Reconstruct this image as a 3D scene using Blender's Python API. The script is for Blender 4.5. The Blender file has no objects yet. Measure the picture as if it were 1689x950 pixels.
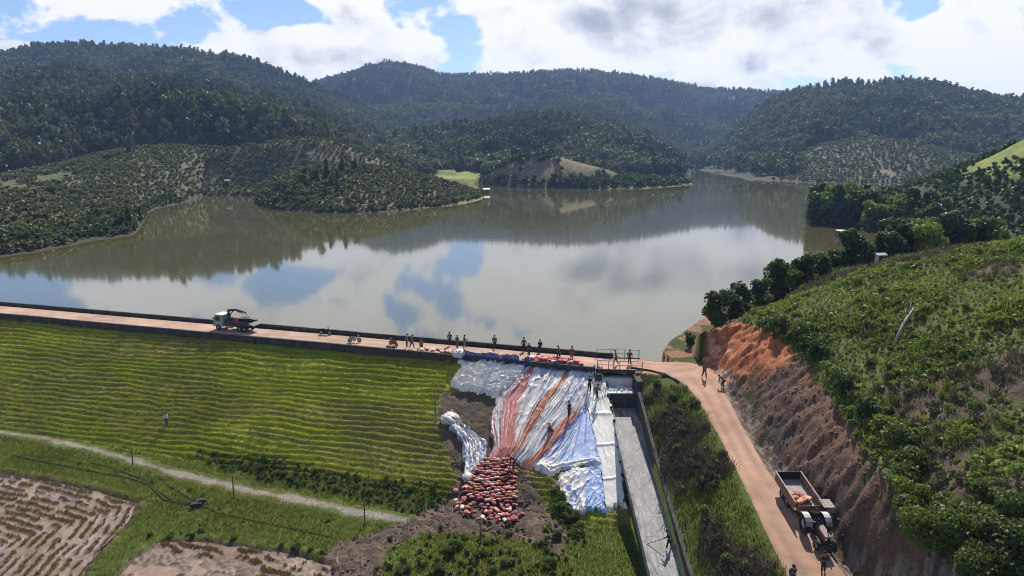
import bpy, bmesh, math, random
import numpy as np
from mathutils import Vector, Matrix, Euler
R = math.radians
random.seed(7); rng = np.random.default_rng(7)
scn = bpy.context.scene
col = scn.collection

# ------------------------------------------------------------------ camera, sky, sun, exposure
CAMZ, PITCH, F = 25.0, R(11.4), 1126.0
cd = bpy.data.cameras.new('camera'); cam = bpy.data.objects.new('camera', cd); col.objects.link(cam)
cam.location = (0, 0, CAMZ); cam.rotation_euler = (math.pi/2 - PITCH, 0, 0)
cd.sensor_width = 36; cd.lens = 36*F/1689; cd.clip_start = 0.5; cd.clip_end = 20000
scn.camera = cam
SUN_AZ, SUN_EL = R(15), R(46)
sd = bpy.data.lights.new('sun', 'SUN'); sun = bpy.data.objects.new('sun', sd); col.objects.link(sun)
sd.energy = 5.0; sd.angle = R(0.5); sd.color = (1.0, 0.94, 0.85)
svec = Vector((math.sin(SUN_AZ)*math.cos(SUN_EL), math.cos(SUN_AZ)*math.cos(SUN_EL), math.sin(SUN_EL)))
sun.rotation_euler = svec.to_track_quat('Z', 'Y').to_euler()
sun.location = svec*300
vs = scn.view_settings
vs.view_transform = 'Standard'; vs.look = 'None'; vs.gamma = 1; vs.use_curve_mapping = False; vs.exposure = 0.42
scn.render.engine = 'CYCLES'
scn.cycles.use_denoising = True
scn.cycles.max_bounces = 5; scn.cycles.diffuse_bounces = 2; scn.cycles.glossy_bounces = 2
scn.cycles.transmission_bounces = 3; scn.cycles.volume_bounces = 0; scn.cycles.transparent_max_bounces = 4
scn.cycles.sample_clamp_indirect = 6; scn.cycles.filter_width = 1.0; scn.cycles.denoising_prefilter = 'ACCURATE'

CP, SP = math.cos(PITCH), math.sin(PITCH)
def ray(px, py):
    a = (px-844.5)/F; b = -(py-475)/F
    return np.array([a, CP+b*SP, -SP+b*CP])
def at_y(px, py, Y):
    d = ray(px, py); t = Y/d[1]; return np.array([d[0]*t, Y, CAMZ+d[2]*t])
def at_z(px, py, z):
    d = ray(px, py); t = (z-CAMZ)/d[2]; return np.array([d[0]*t, d[1]*t, z])
def proj(x, y, z):
    zc = y*CP-(z-CAMZ)*SP; yc = y*SP+(z-CAMZ)*CP
    return 844.5+F*x/zc, 475-F*yc/zc

class NT:                                    # tiny node-tree helper
    def __init__(s, nt): s.nt = nt
    def n(s, t, **kw):
        nd = s.nt.nodes.new(t)
        for k, v in kw.items():
            if k == 'i':
                for kk, vv in v.items():
                    if isinstance(vv, bpy.types.NodeSocket): s.nt.links.new(vv, nd.inputs[kk])
                    else: nd.inputs[kk].default_value = vv
            else: setattr(nd, k, v)
        return nd
    def m(s, op, a, b=None, c=None, clamp=False):
        nd = s.nt.nodes.new('ShaderNodeMath'); nd.operation = op; nd.use_clamp = clamp
        for k, v in enumerate((a, b, c)):
            if v is None: continue
            if isinstance(v, bpy.types.NodeSocket): s.nt.links.new(v, nd.inputs[k])
            else: nd.inputs[k].default_value = v
        return nd.outputs[0]
    def mix(s, f, a, b, mode='MIX'):
        nd = s.nt.nodes.new('ShaderNodeMix'); nd.data_type = 'RGBA'; nd.blend_type = mode; nd.clamp_factor = True
        for k, v in ((0, f), (6, a), (7, b)):
            if isinstance(v, bpy.types.NodeSocket): s.nt.links.new(v, nd.inputs[k])
            elif k == 0: nd.inputs[0].default_value = v
            else: nd.inputs[k].default_value = (v[0], v[1], v[2], 1)
        return nd.outputs[2]
    def ramp(s, v, lo, hi, a=0.0, b=1.0, smooth=True):
        nd = s.nt.nodes.new('ShaderNodeMapRange'); nd.interpolation_type = 'SMOOTHSTEP' if smooth else 'LINEAR'
        s.nt.links.new(v, nd.inputs[0])
        for k, q in zip((1, 2, 3, 4), (lo, hi, a, b)): nd.inputs[k].default_value = q
        return nd.outputs[0]

def build_world():
    w = bpy.data.worlds.new('World'); scn.world = w; w.use_nodes = True
    nt = w.node_tree; nt.nodes.clear(); T = NT(nt)
    out = T.n('ShaderNodeOutputWorld'); bg = T.n('ShaderNodeBackground'); bg.inputs[1].default_value = 0.085
    sky = T.n('ShaderNodeTexSky', sky_type='NISHITA'); sky.sun_disc = False
    sky.sun_elevation = SUN_EL; sky.sun_rotation = SUN_AZ
    sky.altitude = 900; sky.air_density = 1.0; sky.dust_density = 0.4; sky.ozone_density = 2.0
    tc = T.n('ShaderNodeTexCoord').outputs['Generated']
    sp = T.n('ShaderNodeSeparateXYZ', i={0: tc})
    az = T.m('ARCTAN2', sp.outputs[0], sp.outputs[1]); el = T.m('ARCSINE', sp.outputs[2])
    ae = T.n('ShaderNodeCombineXYZ', i={0: az, 1: T.m('MULTIPLY', el, 1.5), 2: 0.37}).outputs[0]
    warp = T.n('ShaderNodeTexNoise', i={'Vector': ae, 'Scale': 5.0, 'Detail': 3.0})
    wv = T.n('ShaderNodeVectorMath', operation='MULTIPLY_ADD', i={0: warp.outputs['Color'], 1: (0.09, 0.09, 0.0), 2: ae}).outputs[0]
    wv0 = T.n('ShaderNodeVectorMath', operation='ADD', i={0: wv, 1: (-0.045, -0.045, 0)}).outputs[0]
    n1 = T.n('ShaderNodeTexNoise', i={'Vector': wv, 'Scale': 13.0, 'Detail': 9.0, 'Roughness': 0.60}).outputs[0]
    def blob(px, py, rx, ry):
        d = ray(px, py); a = math.atan2(d[0], d[1]); e = math.asin(d[2]/np.linalg.norm(d))*1.5
        mp = T.n('ShaderNodeVectorMath', operation='SUBTRACT', i={0: wv0, 1: (a, e, 0.37)}).outputs[0]
        sc = T.n('ShaderNodeVectorMath', operation='MULTIPLY', i={0: mp, 1: (F/rx, F/ry/1.5, 0)}).outputs[0]
        ln = T.n('ShaderNodeVectorMath', operation='LENGTH', i={0: sc}).outputs['Value']
        return T.ramp(ln, 1.0, 0.0)
    def total(lst):
        acc = None
        for (px, py, rx, ry, w_) in lst:
            v = T.m('MULTIPLY', blob(px, py, rx, ry), w_)
            acc = v if acc is None else T.m('ADD', acc, v)
        return acc
    pos = total([(240, 12, 150, 65, .75), (40, 15, 120, 45, .35), (10, 75, 60, 22, .7), (400, 70, 130, 60, .55), (330, 110, 70, 30, .5), (480, 100, 150, 75, .7),
                 (600, 75, 190, 75, .9), (560, 5, 90, 28, .6), (700, 100, 90, 60, .5), (850, 70, 130, 95, .95), (1000, 60, 220, 120, 1.1), (1200, 50, 210, 140, 1.1),
                 (1400, 70, 140, 95, .85), (1570, 90, 140, 100, .9), (1640, 110, 120, 60, .8), (1600, -20, 120, 90, .7), (1100, -60, 500, 90, .55), (250, -90, 420, 70, .45),
                 (700, -140, 900, 90, .5), (1130, -90, 260, 110, .7), (280, -25, 110, 35, .4), (700, -10, 160, 40, .3), (530, -75, 140, 50, .7), (400, -70, 160, 50, .4), (900, -30, 200, 60, .4), (1050, -170, 300, 70, .5)])
    neg = total([(120, 40, 110, 42, .55), (330, 25, 70, 45, .5), (460, 22, 110, 34, .55), (760, 50, 50, 60, .5), (1500, 15, 75, 42, 1.0), (1660, 45, 40, 50, .6),
                 (1480, 110, 50, 70, .3), (700, -60, 200, 40, .12)])
    dens = T.m('ADD', n1, T.m('SUBTRACT', T.m('MULTIPLY', pos, 0.34), T.m('MULTIPLY', neg, 0.3)))
    mask = T.ramp(dens, 0.53, 0.64)
    dk = total([(1050, 45, 170, 80, .85), (1255, 85, 110, 150, .8), (560, 110, 110, 55, .45), (1600, 60, 60, 90, .35), (430, 95, 70, 40, .3), (1000, -60, 500, 50, .3),
                (300, -60, 300, 40, .25), (1440, 60, 60, 60, .25)])
    n2 = T.n('ShaderNodeTexNoise', i={'Vector': wv, 'Scale': 7.0, 'Detail': 6.0, 'Roughness': 0.55}).outputs[0]
    wu = T.n('ShaderNodeVectorMath', operation='ADD', i={0: wv, 1: (0.012, 0.035, 0)}).outputs[0]
    nu = T.n('ShaderNodeTexNoise', i={'Vector': wu, 'Scale': 13.0, 'Detail': 9.0, 'Roughness': 0.60}).outputs[0]
    relief = T.m('MULTIPLY', T.m('SUBTRACT', nu, n1), 1.5)
    shade = T.ramp(T.m('ADD', T.m('ADD', T.m('MULTIPLY', dk, 0.75), relief), T.m('MULTIPLY', T.m('SUBTRACT', n2, 0.46), 2.4)), 0.12, 1.2)
    c = T.mix(shade, (9.5, 9.5, 9.6), (4.0, 4.3, 5.2))
    blue = T.mix(1.0, sky.outputs[0], (1.0, 1.03, 1.16), 'MULTIPLY')
    T.nt.links.new(T.mix(mask, blue, c), bg.inputs[0]); T.nt.links.new(bg.outputs[0], out.inputs[0])
build_world()

# ------------------------------------------------------------------ general helpers
def tag(o, label=None, cat=None, group=None, kind=None):
    if label: o['label'] = label
    if cat: o['category'] = cat
    if group: o['group'] = group
    if kind: o['kind'] = kind
    return o
def empty(name, loc=(0, 0, 0), rz=0, label=None, cat=None, group=None):
    o = bpy.data.objects.new(name, None); col.objects.link(o); o.location = loc; o.rotation_euler = (0, 0, rz)
    o.empty_display_size = 0.2
    return tag(o, label, cat, group)
def link(name, me, mat=None, parent=None, loc=(0, 0, 0), rz=0):
    o = bpy.data.objects.new(name, me); col.objects.link(o)
    if mat is not None and len(me.materials) == 0: me.materials.append(mat)
    if parent: o.parent = parent
    o.location = loc; o.rotation_euler = (0, 0, rz)
    return o
def copy_tree(o, parent=None):
    c = o.copy(); col.objects.link(c)
    if parent: c.parent = parent
    for ch in [k for k in o.children]: copy_tree(ch, c)
    return c
def mesh_np(name, v, f, cols=None, smooth=True, mats=(), midx=None):
    v = np.asarray(v, np.float32); f = np.asarray(f, np.int32); k = f.shape[1]
    me = bpy.data.meshes.new(name)
    me.vertices.add(len(v)); me.vertices.foreach_set('co', v.ravel())
    me.loops.add(f.size); me.loops.foreach_set('vertex_index', f.ravel())
    me.polygons.add(len(f)); me.polygons.foreach_set('loop_start', np.arange(0, f.size, k, dtype=np.int32))
    for m_ in mats: me.materials.append(m_)
    if midx is not None: me.polygons.foreach_set('material_index', np.asarray(midx, np.int32))
    me.update(calc_edges=True)
    me.polygons.foreach_set('use_smooth', np.full(len(f), smooth))
    if cols is not None:
        ca = me.color_attributes.new('col', 'FLOAT_COLOR', 'POINT')
        c4 = np.ones((len(v), 4), np.float32); c4[:, :cols.shape[1]] = cols; ca.data.foreach_set('color', c4.ravel())
    return me
def grid_faces(nr, nc):
    i = np.arange(nr*nc).reshape(nr, nc)
    return np.stack([i[:-1, :-1], i[:-1, 1:], i[1:, 1:], i[1:, :-1]], -1).reshape(-1, 4)

def _h(ix, iy, s):
    n = (ix.astype(np.int64)*374761393 + iy.astype(np.int64)*668265263 + s*974634773) & 0xffffffff
    n = ((n ^ (n >> 13))*1274126177) & 0xffffffff
    n = (n ^ (n >> 16)) & 0xffffff
    return n/float(0xffffff)
def vn(x, y, s=0):
    xi = np.floor(x); yi = np.floor(y); fx = x-xi; fy = y-yi
    fx = fx*fx*(3-2*fx); fy = fy*fy*(3-2*fy)
    return (_h(xi, yi, s)*(1-fx)+_h(xi+1, yi, s)*fx)*(1-fy)+(_h(xi, yi+1, s)*(1-fx)+_h(xi+1, yi+1, s)*fx)*fy
def fbm(x, y, o=4, s=0, g=0.5):
    x = np.asarray(x, float); y = np.asarray(y, float)
    t = 0; a = 1; n = 0
    for k in range(o):
        t = t+a*vn(x*2**k+17*k, y*2**k-9*k, s+k); n += a; a *= g
    return t/n
def sstep(x, a, b):
    t = np.clip((x-a)/(b-a), 0, 1); return t*t*(3-2*t)
def lerp3(a, b, t):
    t = np.asarray(t)[..., None]; return np.asarray(a)*(1-t)+np.asarray(b)*t
def poly_sd(x, y, P):                        # signed distance, negative inside
    P = np.asarray(P, float)[:, :2]; d = np.full(np.shape(x), 1e18); ins = np.zeros(np.shape(x), bool)
    for k in range(len(P)):
        ax, ay = P[k]; bx, by = P[(k+1) % len(P)]
        ex, ey = bx-ax, by-ay; wx, wy = x-ax, y-ay
        t = np.clip((wx*ex+wy*ey)/(ex*ex+ey*ey+1e-12), 0, 1)
        d = np.minimum(d, (wx-ex*t)**2+(wy-ey*t)**2)
        c = ((ay > y) != (by > y)); xx = ax+(y-ay)*ex/(ey if abs(ey) > 1e-9 else 1e-9)
        ins ^= c & (x < xx)
    return np.where(ins, -1, 1)*np.sqrt(d)
def line_d(x, y, P):
    P = np.asarray(P, float)[:, :2]; d = np.full(np.shape(x), 1e18)
    for k in range(len(P)-1):
        ax, ay = P[k]; ex, ey = P[k+1]-P[k]; wx, wy = x-ax, y-ay
        t = np.clip((wx*ex+wy*ey)/(ex*ex+ey*ey+1e-12), 0, 1)
        d = np.minimum(d, (wx-ex*t)**2+(wy-ey*t)**2)
    return np.sqrt(d)

# ------------------------------------------------------------------ materials
MATS = {}
def newmat(name):
    m = bpy.data.materials.new(name); m.use_nodes = True; m.node_tree.nodes.clear(); return m, NT(m.node_tree)
def fin(T, sh): T.nt.links.new(sh, T.n('ShaderNodeOutputMaterial').inputs[0])
def plain(name, c, rough=0.6, metal=0.0, var=0.15, scale=6.0, spec=0.4, c2=None, bump=0.0, bscale=20.0):
    if name in MATS: return MATS[name]
    m, T = newmat(name)
    tc = T.n('ShaderNodeTexCoord').outputs['Object']
    nz = T.n('ShaderNodeTexNoise', i={'Vector': tc, 'Scale': scale, 'Detail': 6.0, 'Roughness': 0.65}).outputs[0]
    a = tuple(q*(1-var) for q in c); b = c2 if c2 else tuple(min(1, q*(1+var)) for q in c)
    cc = T.mix(T.ramp(nz, 0.33, 0.67), a, b)
    p = T.n('ShaderNodeBsdfPrincipled', i={'Base Color': cc, 'Roughness': rough, 'Metallic': metal, 'Specular IOR Level': spec})
    if bump:
        bn = T.n('ShaderNodeTexNoise', i={'Vector': tc, 'Scale': bscale, 'Detail': 5.0}).outputs[0]
        T.nt.links.new(T.n('ShaderNodeBump', i={'Strength': bump, 'Distance': 0.05, 'Height': bn}).outputs[0], p.inputs['Normal'])
    fin(T, p.outputs[0]); MATS[name] = m; return m
def foliage(name, c1, c2, trans=0.3, rough=0.55, big=0.0, rnd=0.5):
    m, T = newmat(name)
    at = T.n('ShaderNodeAttribute', attribute_name='tint').outputs['Fac']
    oi = T.n('ShaderNodeObjectInfo').outputs['Random']
    f = T.m('ADD', T.m('MULTIPLY', at, 1-rnd), T.m('MULTIPLY', oi, rnd))
    if big:
        gp = T.n('ShaderNodeNewGeometry').outputs['Position']
        nz = T.n('ShaderNodeTexNoise', i={'Vector': gp, 'Scale': big, 'Detail': 3.0}).outputs[0]
        f = T.m('ADD', T.m('MULTIPLY', f, 0.5), T.m('MULTIPLY', T.ramp(nz, 0.35, 0.65), 0.5))
    cc = T.mix(f, c1, c2)
    p = T.n('ShaderNodeBsdfPrincipled', i={'Base Color': cc, 'Roughness': rough, 'Specular IOR Level': 0.25})
    t = T.n('ShaderNodeBsdfTranslucent', i={'Color': T.mix(1.0, cc, (1.25, 1.35, 0.6), 'MULTIPLY')})
    mx = T.n('ShaderNodeMixShader', i={0: trans, 1: p.outputs[0], 2: t.outputs[0]})
    fin(T, mx.outputs[0]); return m
def ground_mat(name, scale=1.0, bump=0.6, rough=0.95, fine=3.0, contrast=0.45):
    m, T = newmat(name)
    c = T.n('ShaderNodeVertexColor', layer_name='col')
    gp = T.n('ShaderNodeNewGeometry').outputs['Position']
    n1 = T.n('ShaderNodeTexNoise', i={'Vector': gp, 'Scale': fine*scale, 'Detail': 8.0, 'Roughness': 0.7}).outputs[0]
    n2 = T.n('ShaderNodeTexNoise', i={'Vector': gp, 'Scale': 0.35*scale, 'Detail': 5.0, 'Roughness': 0.6}).outputs[0]
    k = T.m('MULTIPLY', T.ramp(n1, 0.3, 0.7, 1-contrast, 1+contrast, False), T.ramp(n2, 0.3, 0.7, 0.8, 1.2, False))
    kc = T.n('ShaderNodeCombineXYZ', i={0: k, 1: k, 2: k}).outputs[0]
    cc = T.mix(1.0, c.outputs[0], kc, 'MULTIPLY')
    rg = T.m('SUBTRACT', rough, T.m('MULTIPLY', T.m('SUBTRACT', 1.0, c.outputs['Alpha']), 0.75))
    p = T.n('ShaderNodeBsdfPrincipled', i={'Base Color': cc, 'Roughness': rg, 'Specular IOR Level': 0.2})
    T.nt.links.new(T.n('ShaderNodeBump', i={'Strength': bump, 'Distance': 0.22/scale, 'Height': n1}).outputs[0], p.inputs['Normal'])
    fin(T, p.outputs[0]); return m
M_GROUND = ground_mat('ground_soil')
M_HILL = ground_mat('hill_ground', 0.12, 0.5)
M_DAM = ground_mat('dam_turf', 1.6, 0.8, fine=3.5, contrast=0.5)
M_MUD = ground_mat('paddy_mud', 2.0, 0.5, rough=0.9, contrast=0.3)
M_BARK = plain('bark', (0.10, 0.075, 0.055), 0.9, var=0.35, scale=8)
M_PALEBARK = plain('pale_bark', (.30, .25, .21), 0.85, var=0.3, scale=9)
M_FOREST = foliage('forest_leaves', (0.018, 0.034, 0.020), (0.19, 0.20, 0.085), 0.22, rnd=0.6, big=0.01)
M_LEAF = foliage('tree_leaves', (0.024, 0.046, 0.014), (0.081, 0.121, 0.032), 0.28, rnd=0.35)
M_BRIGHT = foliage('bright_leaves', (0.070, 0.110, 0.016), (0.22, 0.28, 0.045), 0.32, rnd=0.4)
M_COFFEE = foliage('coffee_leaves', (0.045, 0.055, 0.026), (0.20, 0.21, 0.095), 0.22, rnd=0.6)
M_WEED = foliage('weed_leaves', (0.062, 0.098, 0.024), (0.265, 0.31, 0.075), 0.3, rnd=0.55, big=0.12)
M_MID = foliage('mid_leaves', (0.040, 0.066, 0.016), (0.155, 0.20, 0.045), 0.3, rnd=0.4)
M_TURF = foliage('turf_blades', (0.165, 0.19, 0.022), (0.37, 0.39, 0.055), 0.35, rnd=0.4, big=0.15)
M_DRY = foliage('dry_stems', (0.072, 0.058, 0.046), (0.156, 0.126, 0.090), 0.15, rnd=0.5)
M_GRASS = foliage('grass_blades', (0.068, 0.098, 0.018), (0.175, 0.205, 0.036), 0.35, rnd=0.5, big=0.15)

# ------------------------------------------------------------------ layout of the place
# dam: near edge of the crest road
DA = at_z(0, 517, 0); DB = at_z(985, 607, 0)
dd = (DB-DA)[:2]; DL = np.linalg.norm(dd); dd = dd/DL; dn = np.array([dd[1], -dd[0]])   # dn points downstream
if dn[1] > 0: dn = -dn
FIELD = -9.45
def road_z(y): return np.interp(y, [20, 34, 42, 73, 200], [-6.0, -4.9, -4.0, 0.0, 0.0])
def hit_zy(px, py, zf):
    z = 0.0
    for _ in range(40):
        p = at_z(px, py, z); z = 0.5*z+0.5*float(zf(p[1]))
    return p
RL = [hit_zy(px, py, road_z) for px, py in ((1115, 626), (1135, 643), (1150, 660), (1185, 722), (1220, 790), (1255, 865), (1290, 940), (1312, 985))]
RR = [hit_zy(px, py, road_z) for px, py in ((1160, 602), (1172, 612), (1195, 640), (1225, 700), (1265, 770), (1308, 830), (1352, 890), (1388, 935), (1430, 985))]
def tab(P):
    P = sorted([(p[1], p[0]) for p in P]); ys = [p[0] for p in P]; xs = [p[1] for p in P]
    ys = [ys[0]-20]+ys; xs = [xs[0]-(xs[1]-xs[0])/(ys[2]-ys[1])*20*0.6]+xs
    return lambda y: np.interp(y, ys, xs)
road_l, road_r = tab(RL), tab(RR)
def chute_z(y): return np.interp(y, [30, 44, 72.6, 74, 80], [-11.6, -9.0, -3.4, -3.4, -3.4])
CLp = [hit_zy(px, py, chute_z) for px, py in ((1009, 668), (1040, 800), (1077, 949))]
CRp = [hit_zy(px, py, chute_z) for px, py in ((1046, 668), (1085, 800), (1128, 949))]
chute_l, chute_r = tab(CLp), tab(CRp)
BRL, BRR = at_z(985, 604, 0)[0], at_z(1041, 604, 0)[0]

HY = [20, 30, 40, 50, 60, 68, 72, 76, 80, 86, 92, 100, 112, 128, 145, 178, 205, 235]
HX = [23.2, 24.0, 25.8, 27.6, 28.8, 29.6, 29.8, 29.0, 28.6, 30.5, 36, 42, 50, 61, 75, 102, 130, 180]
HZ = [-0.2, 0.8, 1.8, 2.7, 3.7, 4.4, 4.8, 4.8, 4.5, 4.1, 3.7, 3.5, 3.3, 1.5, 0.8, 0.0, 0.0, 0.0]
HS = [.55, .55, .55, .55, .55, .53, .5, .5, .5, .49, .46, .43, .34, .15, .08, .05, .03, .03]
SHY = [76, 80, 83, 88, 93, 99.5, 125, 150, 178, 202, 220]
SHX = [21.5, 19.5, 19.0, 21.0, 24.0, 28, 45, 63, 86, 114, 160]
def east(x, y):                              # the right abutment with its cut and the hill above
    x0 = np.interp(y, HY, HX); z0 = np.interp(y, HY, HZ); sl = np.interp(y, HY, HS)
    u = np.maximum(x-x0, 0); zh = z0+sl*u/(1+u/np.interp(y, [55, 85], [90, 42]))
    wet = sstep(y, 77, 83)
    xb = np.where(y < 80, road_r(y)+1.3, 0)*(1-wet)+np.interp(y, SHY, SHX)*wet
    zb = (road_z(y)-0.1)*(1-wet)+(-2.2)*wet
    t = np.clip((x-xb)/np.maximum(x0-xb, 0.5), 0, 1)
    t = t+0.10*np.sin(t*math.pi)
    zc = zb+(z0-zb)*t
    z = np.where(x > x0, zh, zc)
    below = xb-x
    z = np.where((below > 0) & (wet > 0.5), -2.2-0.4*below, z)
    return z, t
def dam_s(x, y):
    return (x-DA[0])*dn[0]+(y-DA[1])*dn[1], (x-DA[0])*dd[0]+(y-DA[1])*dd[1]
def near_z(x, y):
    x = np.asarray(x, float); y = np.asarray(y, float)
    s, a = dam_s(x, y)
    zd = np.where(s > 0, -0.75-0.5*s, np.where(s > -4.6, -0.02, -0.02-0.6*(-4.6-s)))
    fld = FIELD+0.25*(fbm(x*.06, y*.06, 3, 5)-.5)
    cl, cr = chute_l(y), chute_r(y); cz = chute_z(y)
    zw = np.maximum(np.maximum(zd, fld), np.minimum(cz+0.35-0.5*(cl-0.3-x), -0.75-0.5*s))
    zw = np.where(x < cl-30, np.maximum(zd, fld), zw)
    zr = road_z(y); rl = road_l(y); rr = road_r(y)
    wall = cr+0.35
    t = np.clip((x-wall)/np.maximum(rl-wall, .3), 0, 1)
    zs = (cz+1.3)*(1-t)+zr*t+0.5*np.sin(t*math.pi)
    ze, tt = east(x, y)
    ditch = np.exp(-((x-rr-0.75)/0.45)**2)*0.45*sstep(y, 78, 74)
    z = np.where(x < cl, zw, np.where(x < cr, cz-0.6, np.where(x < rl, zs, np.where(x < rr, zr, np.maximum(ze, zr-0.1)))))
    z = z-np.where(x > rr-0.3, ditch, 0)
    # junction and crest beyond the bridge
    onroad = (y > 71.5) & (x > cr)
    sL = s
    zj = np.where(sL < 0.3, np.where(sL > -4.8, 0.0, np.where(x < np.interp(y, SHY, SHX), -0.6*(-4.8-sL), 99)), np.maximum(-0.9*(sL-.3), zs))
    z = np.where(onroad & (x < rl+1.0) & (zj < 50), zj, z)
    gate = (y > 72.3) & (x > chute_l(71)-0.1) & (x < chute_r(71)+0.2)
    z = np.where(gate, -4.6, z)
    z = np.where((y > 80) & (x < np.interp(y, SHY, SHX)) & (s < -4.6), np.minimum(z, -2.6), z)
    return z

# ---- far hills, as layers: crest line (px, py, distance), foot line (px, py on the water) or distance
def smooth_tab(P):
    P = sorted(P); xs = np.array([p[0] for p in P]); ys = np.array([p[1] for p in P])
    gx = np.linspace(-1.4, 1.4, 1401); gy = np.interp(gx, xs, ys)
    k = np.exp(-np.linspace(-2, 2, 17)**2); k /= k.sum()
    gp = np.pad(gy, 8, mode='edge'); gy = np.convolve(gp, k, mode='valid')
    return lambda u: np.interp(u, gx, gy)
def ym(Y):
    d = math.atan(25.0/min(Y, 1000))+R(1.1); return 27.0/math.tan(d)+max(0, Y-1000)*1.55
class Layer:
    def __init__(s, name, crest, foot, zf=-2.4, back=300, treeh=0, kind='forest', spur=0.22, p=1.0, footz=None):
        s.name, s.kind, s.zf, s.back, s.spur, s.p = name, kind, zf, back, spur, p
        a, b = [], []
        crest = [(px, py, ym(Y)) for px, py, Y in crest]
        back = back*.7
        s.back = back
        for px, py, Y in crest:
            w = at_y(px, py, Y); a.append((w[0]/Y, w[2]-treeh)); b.append((w[0]/Y, Y))
        if crest[0][0] > 0: a.insert(0, (a[0][0]-.015, -9.0)); b.insert(0, (a[0][0], b[0][1]))
        if crest[-1][0] < 1690: a.append((a[-1][0]+.015, -9.0)); b.append((a[-1][0], b[-1][1]))
        s.zc, s.yc = smooth_tab(a), smooth_tab(b)
        q = []
        for ft in foot:
            if len(ft) == 2: w = at_z(ft[0], ft[1], -2.0); q.append((w[0]/w[1], w[1]))
            else: w = at_y(ft[0], 290, ym(ft[2])); q.append((w[0]/w[1], w[1]))
        s.yf = smooth_tab(q)
    def z(s, u, Y, n):
        yc, yf, zc = s.yc(u), s.yf(u), s.zc(u)
        t = (Y-yf)/np.maximum(yc-yf, 20)
        tt = np.clip(t, 0, 1); pr = (0.55*tt+0.45*tt*tt*(3-2*tt))**s.p
        zz = s.zf+(zc-s.zf)*pr
        zz = zz-s.spur*(zc-s.zf)*n*4*tt*(1-tt)
        bk = np.clip((Y-yc)/s.back, 0, 1)
        zz = np.where(Y > yc, zc-(zc-s.zf)*(bk*bk*(3-2*bk)), zz)
        zz = np.where(t < 0, s.zf-0.5*(yf-Y), zz)
        return np.where(zc < s.zf, np.minimum(zz, zc), zz)
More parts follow.
